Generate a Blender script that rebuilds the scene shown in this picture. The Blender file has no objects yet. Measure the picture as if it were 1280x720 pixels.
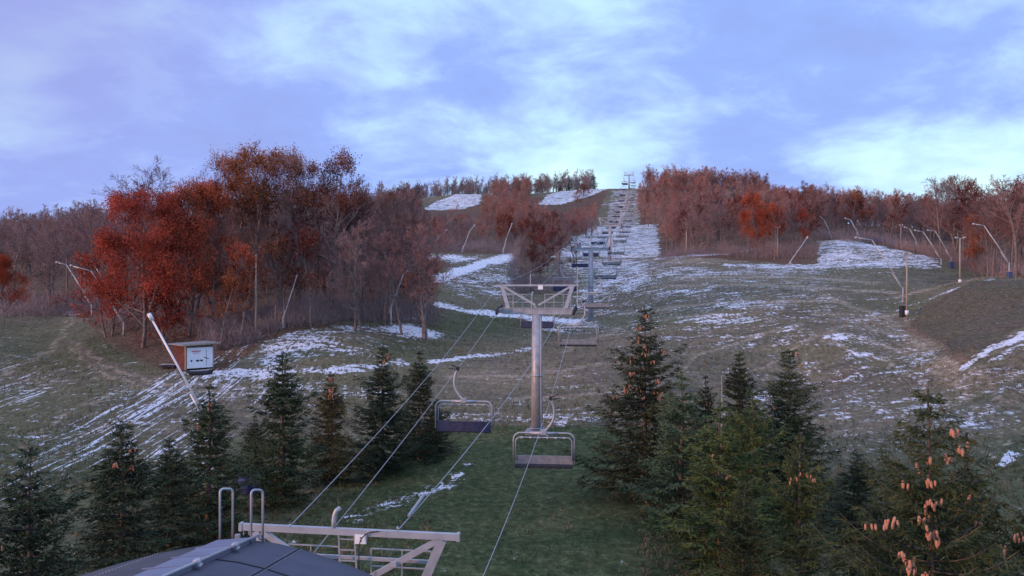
import bpy, math, random
import numpy as np
from mathutils import Vector
R = math.radians
sc = bpy.context.scene
col = sc.collection
rng = np.random.default_rng(7)
random.seed(7)

# ------------------------------------------------------------------ camera
F = 1108.5                       # focal length in pixels of the 1280 px wide photograph
cam = bpy.data.cameras.new('camera'); cam.sensor_width = 36; cam.lens = 31.177
cam.clip_start = 0.3; cam.clip_end = 9000
camo = bpy.data.objects.new('camera', cam); col.objects.link(camo)
camo.location = (0, 0, 0); camo.rotation_euler = (R(90), 0, 0); sc.camera = camo

# ------------------------------------------------------------------ light
SUN_EL, SUN_AZ = 6.0, -118.0     # azimuth measured from +Y (view) towards +X
world = bpy.data.worlds.new('World'); sc.world = world; world.use_nodes = True
def build_world():
    nt = world.node_tree; nt.nodes.clear(); N = nt.nodes.new; L = nt.links.new
    out = N('ShaderNodeOutputWorld')
    sky = N('ShaderNodeTexSky'); sky.sky_type = 'NISHITA'; sky.sun_disc = False
    sky.sun_elevation = R(SUN_EL); sky.sun_rotation = R(SUN_AZ); sky.air_density = 1.4; sky.dust_density = 1.5
    b1 = N('ShaderNodeBackground'); b1.inputs[1].default_value = 0.12; L(sky.outputs[0], b1.inputs[0])
    tc = N('ShaderNodeTexCoord')
    nrm = N('ShaderNodeVectorMath'); nrm.operation = 'NORMALIZE'; L(tc.outputs['Generated'], nrm.inputs[0])
    sep = N('ShaderNodeSeparateXYZ'); L(nrm.outputs[0], sep.inputs[0])
    def M(op, a, b=None, c=None, clamp=False):
        n = N('ShaderNodeMath'); n.operation = op; n.use_clamp = clamp
        for i, v in enumerate((a, b, c)):
            if v is None: continue
            if isinstance(v, (int, float)): n.inputs[i].default_value = v
            else: L(v, n.inputs[i])
        return n.outputs[0]
    # project the view direction on a cloud layer
    zz = M('ADD', M('MAXIMUM', sep.outputs[2], 0.0), 0.30)
    cx = M('DIVIDE', sep.outputs[0], zz); cy = M('DIVIDE', sep.outputs[1], zz)
    cmb = N('ShaderNodeCombineXYZ'); L(cx, cmb.inputs[0]); L(cy, cmb.inputs[1])
    def noise(scale, detail, rough, off, dist=0.0):
        mp = N('ShaderNodeMapping'); mp.inputs['Location'].default_value = off
        L(cmb.outputs[0], mp.inputs[0])
        n = N('ShaderNodeTexNoise'); n.inputs['Scale'].default_value = scale; n.inputs['Detail'].default_value = detail
        n.inputs['Roughness'].default_value = rough; n.inputs['Distortion'].default_value = dist
        L(mp.outputs[0], n.inputs[0]); return n.outputs[0]
    n1 = noise(1.7, 7, 0.52, (3.1, 1.7, 0), 0.25)
    n2 = noise(0.45, 3, 0.5, (7.7, 4.2, 0))
    n3 = noise(5.0, 6, 0.6, (1.1, 9.2, 0), 0.3)
    # brightening: noise break-ups + a low band over the horizon + broad lobes
    def lobe(d, k, amp):
        dv = Vector(d).normalized()
        dot = N('ShaderNodeVectorMath'); dot.operation = 'DOT_PRODUCT'; L(nrm.outputs[0], dot.inputs[0]); dot.inputs[1].default_value = dv
        return M('MULTIPLY', M('POWER', M('MAXIMUM', dot.outputs['Value'], 0.0), k), amp)
    def pd(px, py): return ((px - 640) / F, 1, (360 - py) / F)
    lob = M('ADD', lobe(pd(1300, 170), 90, 0.12), lobe(pd(680, 215), 260, 0.19))
    lob = M('ADD', lob, lobe(pd(10, 104), 1100, 0.24))
    lob = M('ADD', lob, lobe(pd(1060, 205), 500, 0.10))
    lob = M('ADD', lob, lobe(pd(470, 145), 500, 0.07))
    low = M('MULTIPLY', M('POWER', M('SUBTRACT', 1.0, M('MINIMUM', M('MAXIMUM', sep.outputs[2], 0.0), 1.0)), 20), 0.22)
    v = M('ADD', M('MULTIPLY', M('SUBTRACT', n1, 0.15), 0.84), M('MULTIPLY', n3, 0.52))
    v = M('ADD', M('ADD', v, lob), low)
    ramp = N('ShaderNodeValToRGB'); L(v, ramp.inputs[0])
    e = ramp.color_ramp.elements
    e[0].position = 0.42; e[0].color = (0.27, 0.385, 0.82, 1)
    e[1].position = 0.88; e[1].color = (0.68, 0.97, 1.10, 1)
    for p, c in ((0.53, (0.285, 0.425, 0.92, 1)), (0.62, (0.38, 0.55, 1.0, 1)), (0.72, (0.50, 0.76, 1.05, 1))):
        q = e.new(p); q.color = c
    # purple-grey heavier cloud to the upper left
    mixp = N('ShaderNodeMix'); mixp.data_type = 'RGBA'
    L(M('MULTIPLY', M('ADD', lobe(pd(0, -20), 30, 0.85), 0.0), M('ADD', n2, 0.45), clamp=True), mixp.inputs['Factor'])
    L(ramp.outputs[0], mixp.inputs['A']); mixp.inputs['B'].default_value = (0.31, 0.34, 0.72, 1)
    zen = N('ShaderNodeMapRange'); zen.inputs[1].default_value = 0.36; zen.inputs[2].default_value = 0.75; L(sep.outputs[2], zen.inputs[0])  # brighter overhead sky, out of view, added to lift light on the ground
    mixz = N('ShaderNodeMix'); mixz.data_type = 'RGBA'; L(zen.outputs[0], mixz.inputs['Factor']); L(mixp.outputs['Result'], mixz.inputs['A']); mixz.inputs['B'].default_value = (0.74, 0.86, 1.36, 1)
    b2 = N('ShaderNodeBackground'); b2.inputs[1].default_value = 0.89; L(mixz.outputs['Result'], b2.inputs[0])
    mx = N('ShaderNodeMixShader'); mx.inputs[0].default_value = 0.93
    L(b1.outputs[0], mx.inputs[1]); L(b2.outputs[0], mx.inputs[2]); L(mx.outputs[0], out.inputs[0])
build_world()
sun = bpy.data.lights.new('sun', 'SUN'); sun.energy = 2.0; sun.angle = R(4); sun.color = (1.0, 0.50, 0.30)
suno = bpy.data.objects.new('sun', sun); col.objects.link(suno)
sd = Vector((math.sin(R(SUN_AZ)) * math.cos(R(SUN_EL)), math.cos(R(SUN_AZ)) * math.cos(R(SUN_EL)), math.sin(R(SUN_EL))))
suno.rotation_euler = sd.to_track_quat('Z', 'Y').to_euler(); suno.location = (-60, -60, 60)
vs = sc.view_settings; vs.view_transform = 'Standard'; vs.look = 'None'; vs.exposure = 0.42; vs.gamma = 1; vs.use_curve_mapping = False
sc.cycles.max_bounces = 4; sc.cycles.diffuse_bounces = 2; sc.cycles.glossy_bounces = 2; sc.cycles.transparent_max_bounces = 4

# ------------------------------------------------------------------ helpers
def P(px, py, Y): return Vector(((px - 640) / F * Y, Y, (360 - py) / F * Y))

class MB:
    def __init__(s): s.v = []; s.f = []; s.m = []
    def add(s, vs_, fs, mi=0):
        o = len(s.v); s.v += [tuple(p) for p in vs_]; s.f += [tuple(i + o for i in f) for f in fs]; s.m += [mi] * len(fs)
    def box(s, c, size, ax=None, mi=0, bev=0.0):
        c = Vector(c); hx, hy, hz = [q / 2 for q in size]
        X, Yv, Z = ax if ax else (Vector((1, 0, 0)), Vector((0, 1, 0)), Vector((0, 0, 1)))
        if bev:
            b = bev; prof = [(-hx + b, -hy), (hx - b, -hy), (hx, -hy + b), (hx, hy - b), (hx - b, hy), (-hx + b, hy), (-hx, hy - b), (-hx, -hy + b)]
        else: prof = [(-hx, -hy), (hx, -hy), (hx, hy), (-hx, hy)]
        n = len(prof)
        vs_ = [c + X * a + Yv * b2 + Z * z for z in (-hz, hz) for a, b2 in prof]
        fs = [tuple(range(n))[::-1], tuple(range(n, 2 * n))] + [(i, (i + 1) % n, n + (i + 1) % n, n + i) for i in range(n)]
        s.add(vs_, fs, mi)
    def bar(s, a, b, w, h=None, mi=0, up=(0, 0, 1)):
        a = Vector(a); b = Vector(b); d = b - a; L = d.length; Z = d.normalized(); up = Vector(up)
        X = up.cross(Z)
        if X.length < 1e-3: X = Vector((1, 0, 0)).cross(Z)
        X.normalize(); Y = Z.cross(X)
        s.box((a + b) / 2, (w, h or w, L), (X, Y, Z), mi)
    def tube(s, pts, r, n=8, mi=0, cap=True):
        pts = [Vector(p) for p in pts]; k = len(pts)
        rs = r if isinstance(r, (list, tuple)) else [r] * k
        vs_ = []; prev = None
        for i, p in enumerate(pts):
            d = (pts[min(i + 1, k - 1)] - pts[max(i - 1, 0)]).normalized()
            if prev is None:
                a = Vector((0, 0, 1)) if abs(d.z) < 0.9 else Vector((1, 0, 0)); X = a.cross(d).normalized()
            else:
                X = (prev - d * prev.dot(d)).normalized()
            prev = X; Y = d.cross(X)
            vs_ += [p + (X * math.cos(t) + Y * math.sin(t)) * rs[i] for t in [2 * math.pi * j / n for j in range(n)]]
        fs = [(i * n + j, i * n + (j + 1) % n, (i + 1) * n + (j + 1) % n, (i + 1) * n + j) for i in range(k - 1) for j in range(n)]
        if cap: fs += [tuple(range(n))[::-1], tuple(range((k - 1) * n, k * n))]
        s.add(vs_, fs, mi)
    def disc(s, c, axis, r, w, n=16, mi=0):
        a = Vector(axis).normalized(); c = Vector(c); s.tube([c - a * w / 2, c + a * w / 2], r, n, mi)
    def build(s, name, mats, parent=None, smooth=False):
        me = bpy.data.meshes.new(name); me.from_pydata(s.v, [], s.f)
        for m in (mats if isinstance(mats, (list, tuple)) else [mats]): me.materials.append(m)
        me.polygons.foreach_set('material_index', s.m)
        if smooth: me.polygons.foreach_set('use_smooth', [True] * len(s.f))
        me.update()
        o = bpy.data.objects.new(name, me); col.objects.link(o)
        if parent: o.parent = parent
        return o

def np_mesh(name, v, f, mats, mi=None, smooth=False):
    """big mesh of quads (or triangles) from numpy arrays"""
    me = bpy.data.meshes.new(name); k = f.shape[1]
    me.vertices.add(len(v)); me.vertices.foreach_set('co', np.asarray(v, np.float32).ravel())
    me.loops.add(f.size); me.loops.foreach_set('vertex_index', f.astype(np.int32).ravel())
    me.polygons.add(len(f)); me.polygons.foreach_set('loop_start', np.arange(0, f.size, k, dtype=np.int32))
    me.polygons.foreach_set('loop_total', np.full(len(f), k, np.int32))
    for m in mats: me.materials.append(m)
    if mi is not None: me.polygons.foreach_set('material_index', np.asarray(mi, np.int32))
    if smooth: me.polygons.foreach_set('use_smooth', np.ones(len(f), bool))
    me.update(calc_edges=True); return me

def tag(o, label=None, cat=None, group=None, kind=None):
    if label: o['label'] = label
    if cat: o['category'] = cat
    if group: o['group'] = group
    if kind: o['kind'] = kind
    return o
def empty(name, loc, rz=0):
    o = bpy.data.objects.new(name, None); o.empty_display_size = 0.3; col.objects.link(o)
    o.location = loc; o.rotation_euler = (0, 0, rz); return o
def copy_tree(o, parent=None):
    c = o.copy(); col.objects.link(c); c.parent = parent
    for ch in list(o.children): copy_tree(ch, c)
    return c

# ------------------------------------------------------------------ materials
def mat(name, color, rough=0.8, metal=0.0, var=0.0, scale=3.0, spec=0.3, color2=None, objcol=False, transl=0.0, bump=0.0, stretch=None):
    m = bpy.data.materials.new(name); m.use_nodes = True; nt = m.node_tree; N = nt.nodes.new; L = nt.links.new
    b = nt.nodes['Principled BSDF']; b.inputs['Roughness'].default_value = rough; b.inputs['Metallic'].default_value = metal
    b.inputs['Specular IOR Level'].default_value = spec
    tc = N('ShaderNodeTexCoord'); src = tc.outputs['Object']
    if stretch:
        mp = N('ShaderNodeMapping'); mp.inputs['Scale'].default_value = stretch; L(src, mp.inputs[0]); src = mp.outputs[0]
    n = N('ShaderNodeTexNoise'); n.inputs['Scale'].default_value = scale; n.inputs['Detail'].default_value = 5; L(src, n.inputs[0])
    rmp = N('ShaderNodeMapRange'); rmp.inputs[1].default_value = 0.3; rmp.inputs[2].default_value = 0.7; L(n.outputs[0], rmp.inputs[0])
    mx = N('ShaderNodeMix'); mx.data_type = 'RGBA'; L(rmp.outputs[0], mx.inputs['Factor'])
    c2 = color2 or tuple(c * (1 + var) for c in color); c1 = color if color2 else tuple(c * (1 - var) for c in color)
    mx.inputs['A'].default_value = (*c1, 1); mx.inputs['B'].default_value = (*c2, 1)
    outc = mx.outputs['Result']
    if objcol:
        oi = N('ShaderNodeObjectInfo'); mm = N('ShaderNodeMix'); mm.data_type = 'RGBA'; mm.blend_type = 'MULTIPLY'; mm.inputs['Factor'].default_value = 1
        L(outc, mm.inputs['A']); L(oi.outputs['Color'], mm.inputs['B']); outc = mm.outputs['Result']
    L(outc, b.inputs['Base Color'])
    if bump:
        bp = N('ShaderNodeBump'); bp.inputs['Strength'].default_value = bump; bp.inputs['Distance'].default_value = 0.02
        L(n.outputs[0], bp.inputs['Height']); L(bp.outputs[0], b.inputs['Normal'])
    if transl:
        tr = N('ShaderNodeBsdfTranslucent'); L(outc, tr.inputs[0]); ms = N('ShaderNodeMixShader'); ms.inputs[0].default_value = transl
        L(b.outputs[0], ms.inputs[1]); L(tr.outputs[0], ms.inputs[2]); L(ms.outputs[0], nt.nodes['Material Output'].inputs[0])
    return m
M_galv = mat('galvanised_steel', (0.34, 0.35, 0.37), 0.5, 0.35, 0.22, 2.2, 0.5, bump=0.15)
M_galvl = mat('pale_galvanised_steel', (0.37, 0.38, 0.40), 0.45, 0.25, 0.15, 3.0, 0.5)
M_lance = mat('weathered_aluminium', (0.42, 0.42, 0.42), 0.45, 0.2, 0.25, 1.5, 0.5)
M_lancew = mat('pale_aluminium', (0.72, 0.72, 0.72), 0.4, 0.1, 0.1, 1.5, 0.5)
M_wire = mat('steel_cable', (0.30, 0.31, 0.33), 0.5, 0.3, 0.1)
M_dark = mat('black_rubber', (0.025, 0.027, 0.035), 0.7, 0, 0.3)
M_navy = mat('navy_padding', (0.035, 0.04, 0.085), 0.6, 0, 0.3, 4)
M_seat = mat('grey_seat_plastic', (0.20, 0.215, 0.225), 0.6, 0, 0.2, 4)
M_white = mat('white_sign_paint', (0.78, 0.79, 0.80), 0.5, 0, 0.05)
M_wood = mat('weathered_timber', (0.20, 0.15, 0.11), 0.85, 0, 0.35, 1.2, stretch=(6, 6, 0.6))
M_pale_wood = mat('pale_timber_pole', (0.33, 0.27, 0.21), 0.85, 0, 0.25, 1.2, stretch=(6, 6, 0.6))
M_ply = mat('red_brown_plywood', (0.10, 0.032, 0.022), 0.8, 0, 0.4, 1.6, stretch=(1, 1, 4))
M_roofsheet = mat('grey_roof_sheet', (0.26, 0.25, 0.26), 0.6, 0.2, 0.2, 2)
M_blue = mat('blue_tarpaulin', (0.030, 0.042, 0.15), 0.6, 0, 0.3, 4, bump=0.6)
M_bluec = mat('faded_blue_paint', (0.05, 0.08, 0.16), 0.6, 0, 0.3, 4)
M_red = mat('red_print', (0.45, 0.05, 0.05), 0.6)
M_hood = mat('dark_roof_membrane', (0.050, 0.054, 0.082), 0.65, 0, 0.22, 1.3, 0.4, bump=0.4)
M_hoodb = mat('brown_grey_roof_membrane', (0.062, 0.060, 0.070), 0.7, 0, 0.2, 1.6, 0.3, bump=0.3)
M_strip = mat('light_metal_walkway', (0.20, 0.22, 0.30), 0.45, 0.25, 0.12, 1.6, 0.5, bump=0.2)
M_bark = mat('grey_bark', (0.185, 0.150, 0.135), 0.95, 0, 0.4, 3, 0.1)
M_twig = mat('twig_bark', (0.215, 0.155, 0.142), 0.95, 0, 0.3, 0.6, 0.1, objcol=True)
M_leaf = mat('autumn_leaf', (0.9, 0.9, 0.9), 0.8, 0, 0.45, 0.45, 0.15, objcol=True, transl=0.3)
M_spbark = mat('spruce_bark', (0.13, 0.10, 0.085), 0.95, 0, 0.3, 5, 0.1)
M_needle = mat('spruce_needles', (0.024, 0.036, 0.020), 0.8, 0, 0, 0.9, 0.2, color2=(0.064, 0.078, 0.036), objcol=True)
M_cone = mat('spruce_cone', (0.40, 0.18, 0.11), 0.7, 0, 0.3, 9, 0.2)

# ------------------------------------------------------------------ terrain
def warp(X, Y): Yp = np.maximum(Y + 30.0, 6.0); return X / Yp * 2.2, np.log(Yp)
ctl = []
def cpx(px, py, Y): p = P(px, py, Y); ctl.append((p.x, Y, p.z))
for a in ((0, -24, -13.2), (-60, -20, -13), (60, -20, -13), (0, 0, -13), (-35, 5, -12.9), (40, 5, -12.6), (-5, 22, -12.6), (-25, 25, -12.5), (20, 25, -12.5), (-5, 38, -11.9), (-45, 40, -11.5), (45, 38, -11.0)): ctl.append(a)
for a in ((672, 540, 66), (560, 575, 59), (800, 560, 61), (450, 590, 56), (300, 600, 53), (100, 580, 56), (0, 560, 58), (0, 500, 76), (120, 500, 74), (247, 462, 85),
          (60, 440, 104), (150, 412, 112), (0, 396, 128), (100, 392, 130), (330, 462, 86), (400, 466, 85), (420, 410, 101), (350, 415, 98), (480, 405, 108), (540, 430, 100),
          (560, 400, 118), (640, 440, 100), (741, 399, 135), (660, 500, 76), (740, 470, 84), (740, 430, 106), (600, 352, 168), (620, 321, 200), (550, 321, 195), (766, 326, 215), (740, 345, 180),
          (600, 292, 260), (560, 262, 430), (570, 243, 490), (700, 240, 500), (788, 236, 520), (730, 237, 510), (700, 262, 425), (700, 288, 325), (777, 286, 330), (783, 262, 430), (825, 290, 310),
          (60, 320, 230), (60, 300, 380), (0, 312, 360), (300, 275, 430), (300, 312, 250), (450, 250, 460), (450, 305, 250), (180, 292, 400), (400, 360, 150), (200, 370, 150),
          (860, 321, 190), (940, 324, 184), (1000, 326, 178), (1040, 301, 205), (1100, 308, 196), (1040, 328, 174), (1180, 334, 164), (1275, 348, 136),
          (900, 285, 290), (900, 248, 410), (850, 243, 440), (960, 258, 400), (1060, 280, 350), (1130, 284, 330), (1200, 300, 250), (1280, 305, 240), (1280, 290, 330), (1200, 285, 340),
          (900, 352, 150), (820, 360, 150), (900, 400, 115), (820, 420, 108), (900, 450, 93), (1000, 420, 99), (1000, 362, 134), (1100, 358, 140), (1133, 401, 108), (1060, 430, 94), (1180, 368, 114), (1212, 354, 116), (1280, 352, 111), (1240, 352, 138),
          (1200, 358, 148), (1214, 455, 79), (1280, 424, 83), (1170, 470, 80), (1180, 425, 92), (1240, 395, 95), (1280, 600, 50), (1280, 500, 67), (1100, 520, 69), (1100, 600, 52), (1000, 465, 90), (1400, 420, 80), (1400, 352, 110)):
    cpx(*a)
for a in ((0, 640, 52), (120, 650, 52), (-200, 600, 12), (250, 600, 22), (-300, 1000, 5), (0, 1000, 42), (300, 1000, 15), (-900, 2000, 5), (900, 2000, 10), (0, 2200, 20), (0, 4000, 10),
          (-2500, 4000, 5), (2500, 4000, 5), (-110, 60, -8), (-150, 130, -2), (110, 60, -7), (150, 120, 3), (-300, 300, 8), (260, 250, 12), (-60, 550, 50), (-120, 520, 38), (200, 500, 25)): ctl.append(a)
ctl = np.array(ctl, float)
cu, cv = warp(ctl[:, 0], ctl[:, 1]); cz = ctl[:, 2]
def tk(r2): return np.where(r2 > 1e-12, 0.5 * r2 * np.log(np.maximum(r2, 1e-12)), 0.0)
n_ = len(cu); K = tk((cu[:, None] - cu[None]) ** 2 + (cv[:, None] - cv[None]) ** 2) + np.eye(n_) * 0.0003
Pm = np.stack([np.ones(n_), cu, cv], 1); A = np.block([[K, Pm], [Pm.T, np.zeros((3, 3))]])
wts = np.linalg.solve(A, np.concatenate([cz, np.zeros(3)]))
def height(X, Y):
    X = np.atleast_1d(np.asarray(X, float)); Y = np.atleast_1d(np.asarray(Y, float)); u, v = warp(X, Y); out = np.empty(len(u))
    for i in range(0, len(u), 20000):
        a, b = u[i:i + 20000], v[i:i + 20000]
        out[i:i + 20000] = tk((a[:, None] - cu[None]) ** 2 + (b[:, None] - cv[None]) ** 2) @ wts[:n_] + wts[n_] + wts[n_ + 1] * a + wts[n_ + 2] * b
    out += 0.10 * np.sin(X * 0.31 + Y * 0.17) * np.sin(Y * 0.23 - X * 0.11) + 0.05 * np.sin(X * 0.9 + 1.3) * np.sin(Y * 0.7)
    return out
def hz(x, y): return float(height([x], [y])[0])
def ground(px, Y): x = (px - 640) / F * Y; return Vector((x, Y, hz(x, Y)))

tt = np.linspace(-1, 1, 620); uu = 0.62 * tt + 1.6 * np.sign(tt) * np.abs(tt) ** 7
vv = np.concatenate([np.log(np.linspace(7, 62, 40, endpoint=False)), np.log(np.linspace(62, 160, 210, endpoint=False)), np.log(np.geomspace(160, 620, 300, endpoint=False)), np.log(np.geomspace(620, 4200, 60))])
U, V = np.meshgrid(uu, vv); GY = np.exp(V) - 30; GX = U * (GY + 30)
gx, gy = GX.ravel(), GY.ravel(); gz = height(gx, gy)
nr, nc = GX.shape; ii = np.arange(nr * nc).reshape(nr, nc)
gf = np.stack([ii[:-1, :-1], ii[:-1, 1:], ii[1:, 1:], ii[1:, :-1]], -1).reshape(-1, 4)

# cover masks: which patches of the slope hold snow, lush grass, leaf litter, bare earth
ok = gy > 15; Ys = np.where(ok, gy, 1e6); qx = 640 + F * gx / Ys; qy = 360 - F * gz / Ys
wob = np.sin(gx * .9 + 2 * np.sin(gy * .37)) + np.sin(gx * .43 + gy * .31 + 1.7) + np.sin(gy * .8 - gx * .25) + rng.normal(size=len(gx)) * .8
qx = qx + wob * np.clip(260 / Ys, 0, 6); qy = qy + (np.sin(gx * .7 + gy * .5) + np.sin(gx * 1.3 - gy * .2 + 2)) * np.clip(60 / Ys, 0, 1.3)
def ell(cx, cy, rx, ry, s=1.0, ang=0.0, soft=0.45):
    c, sn = math.cos(R(ang)), math.sin(R(ang)); dx = qx - cx; dy = qy - cy
    r = np.sqrt(((dx * c + dy * sn) / rx) ** 2 + ((-dx * sn + dy * c) / ry) ** 2)
    return s * np.clip((1 + soft - r) / (2 * soft), 0, 1) * ok
def pline(pts, w, s=1.0):
    d = np.full(len(qx), 1e9)
    for (x0, y0), (x1, y1) in zip(pts[:-1], pts[1:]):
        L2 = (x1 - x0) ** 2 + (y1 - y0) ** 2; t = np.clip(((qx - x0) * (x1 - x0) + (qy - y0) * (y1 - y0)) / L2, 0, 1)
        d = np.minimum(d, np.hypot(qx - x0 - t * (x1 - x0), qy - y0 - t * (y1 - y0)))
    return s * np.clip(1.5 - d / w, 0, 1) * ok
def poly(pts, s=1.0, soft=None):
    ins = np.zeros(len(qx), bool); n = len(pts)
    for i in range(n):
        (x0, y0), (x1, y1) = pts[i], pts[(i + 1) % n]
        if y0 == y1: continue
        c = ((qy < y0) != (qy < y1)) & (qx < (x1 - x0) * (qy - y0) / (y1 - y0) + x0); ins ^= c
    return s * ins * ok
snow = np.zeros(len(gx))
for m_ in (ell(300, 467, 75, 7, .9), pline([(290, 466), (345, 463), (430, 462), (500, 452)], 6, .72), ell(370, 430, 62, 24, .58, -12), ell(345, 440, 30, 20, .66, -30), ell(440, 430, 70, 20, .42), ell(515, 414, 34, 8, 1.0, 8), ell(430, 412, 90, 5, .6),
          ell(360, 482, 60, 7, .45), ell(430, 490, 70, 5, .45), ell(320, 495, 40, 12, .45), pline([(540, 452), (600, 445), (665, 437)], 2.6, .85), pline([(548, 380), (585, 389), (650, 396), (725, 402)], 3.6, 1.0), ell(505, 398, 32, 3, .7),
          pline([(548, 349), (580, 338), (605, 329), (640, 321)], 5.5, 1.1), ell(605, 350, 62, 28, .52), ell(560, 323, 45, 5, .75), ell(545, 345, 15, 10, .6),
          ell(745, 372, 34, 26, .55), ell(720, 408, 60, 10, .5), ell(700, 345, 45, 18, .30), ell(780, 348, 55, 20, .60), poly([(690, 322), (738, 284), (822, 280), (826, 322)], .72), ell(765, 332, 75, 12, .62),
          ell(850, 340, 80, 9, .52), ell(860, 366, 75, 7, .52), ell(940, 382, 75, 7, .5), ell(900, 398, 60, 8, .62), ell(1000, 372, 50, 5, .42), ell(960, 340, 120, 5, .5), ell(1042, 421, 15, 5, .95), ell(960, 430, 60, 8, .4), ell(1075, 427, 40, 5, .45),
          poly([(1022, 333), (1022, 301), (1060, 299), (1170, 322), (1180, 336)], .68), ell(1010, 333, 100, 4, .7), pline([(820, 323), (870, 319), (905, 317), (940, 312)], 1.8, .9), pline([(905, 331), (1010, 336)], 2, .75),
          pline([(1040, 402), (1130, 386), (1190, 362), (1245, 348)], 2.2, .5), pline([(1206, 458), (1240, 435), (1290, 413)], 4.5, 1.0), pline([(1235, 452), (1290, 428)], 2.5, .75), ell(1255, 476, 40, 22, .42),
          ell(1256, 571, 13, 7, 1.05, -35), ell(1248, 580, 8, 4, 1.0), ell(1060, 520, 60, 12, .46), ell(1100, 480, 60, 40, .30), ell(960, 490, 60, 18, .42), ell(1230, 520, 60, 25, .36), ell(690, 524, 85, 9, .52), ell(600, 520, 60, 8, .5), ell(735, 480, 30, 6, .35),
          pline([(430, 652), (480, 634), (530, 618), (572, 590), (590, 568)], 6, .50), pline([(330, 668), (360, 676)], 6, .5), poly([(528, 262), (545, 252), (572, 242), (603, 239), (600, 255), (580, 261), (555, 263)], .75), poly([(672, 256), (685, 243), (712, 236), (760, 236), (735, 246), (700, 256)], .78),
          poly([(757, 283), (765, 238), (800, 238), (800, 283)], .50), ell(745, 255, 20, 6, .45), ell(95, 392, 18, 5, .6)):
    snow = np.maximum(snow, m_)
trk = np.maximum.reduce([ell(195, 500, 115, 22, .50, -28), ell(100, 560, 140, 30, .40, -25), ell(30, 480, 50, 35, .26), ell(240, 490, 80, 22, .42, -10), ell(200, 560, 80, 30, .30), ell(300, 490, 90, 20, .30)])
lush = np.maximum.reduce([poly([(540, 545), (600, 533), (760, 533), (830, 640), (860, 720), (300, 730), (420, 600)], 1.0), ell(590, 405, 90, 18, .75), ell(80, 440, 130, 28, .55), ell(60, 520, 120, 40, .45), ell(1110, 380, 90, 16, .45), ell(520, 435, 60, 12, .6)])
lush = np.where((gy < 66) & (gy > 15) & (qy > 545), np.maximum(lush, 0.6), lush)
litter = np.maximum.reduce([poly([(80, 395), (130, 400), (180, 450), (215, 462), (280, 462), (335, 425), (420, 403), (545, 392), (545, 372), (560, 330), (500, 300), (0, 300), (0, 390)], 1.0), poly([(640, 250), (760, 238), (740, 282), (700, 320), (655, 350), (640, 318), (500, 316), (500, 262)], 1.0) * (snow < .6),
    poly([(800, 318), (870, 322), (1020, 332), (1022, 298), (1170, 322), (1290, 352), (1290, 180), (800, 180)], 1.0) * (snow < .6), pline([(120, 400), (150, 425), (200, 452)], 9, .8), pline([(1138, 408), (1170, 425), (1205, 452)], 7, .8), (gy > 560) * 1.0])
litter *= (gy > 70)
dirt = np.maximum.reduce([pline([(80, 425), (130, 460), (200, 482), (300, 488)], 9, .7), ell(1120, 430, 60, 30, .55, 35), ell(1080, 370, 80, 10, .35), ell(620, 480, 60, 28, .55), ell(720, 470, 50, 40, .6), pline([(940, 470), (1060, 400), (1130, 395)], 8, .5), ell(350, 500, 60, 15, .5), ell(200, 530, 150, 40, .35), ell(820, 440, 80, 30, .3), ell(1100, 520, 160, 60, .45)])
tl = np.maximum.reduce([pline(p, 1.5, 1.0) for p in ([(560, 472), (660, 468), (760, 455), (850, 440)], [(90, 428), (130, 458), (200, 480), (330, 484)], [(84, 434), (122, 466), (195, 489), (330, 492)], [(900, 480), (960, 455), (1060, 402), (1130, 392)], [(1030, 425), (1110, 452), (1180, 500), (1235, 570)],
    [(1050, 415), (1130, 440), (1205, 488), (1262, 560)], [(1085, 408), (1150, 432), (1222, 470), (1290, 520)], [(760, 520), (880, 440), (1000, 405)], [(850, 347), (1000, 346), (1100, 354)], [(820, 358), (960, 356), (1120, 366)], [(780, 392), (900, 378), (1050, 376)], [(700, 440), (800, 402), (900, 392)], [(1120, 372), (1200, 352), (1250, 345)],
    [(0, 470), (60, 440), (90, 400)], [(20, 560), (110, 505), (200, 470)], [(60, 580), (150, 520), (235, 478)], [(980, 350), (1060, 380), (1110, 400)], [(640, 500), (760, 490), (860, 500)])])
tan = np.maximum.reduce([ell(1170, 440, 55, 22, .9, 38), ell(1080, 400, 60, 12, .6, 10), ell(950, 345, 140, 12, .5), ell(870, 325, 60, 5, .8), ell(640, 468, 80, 14, .5), ell(1000, 540, 120, 40, .3)])
bank = poly([(1136, 404), (1180, 368), (1215, 352), (1290, 350), (1290, 403), (1208, 447)], 1.0)
dirt = dirt * (1 - bank); lush = lush * (1 - bank)
dust = np.maximum.reduce([ell(1100, 470, 200, 110, .34), ell(900, 380, 220, 70, .34), ell(700, 500, 120, 50, .20), ell(380, 490, 150, 30, .28), ell(100, 520, 170, 90, .28), ell(420, 440, 120, 40, .25), ell(760, 330, 130, 60, .38)])
snow = np.maximum(snow, dust * (1 - bank) * (qy < 600)) * np.clip(1 - litter * 1.2 * (snow < .6), 0, 1)
snow = np.where((qy > 545) & (qx > 585) & (qx < 860), 0, snow); snow = np.where(bank > .5, np.minimum(snow, 0.12), snow)

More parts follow.
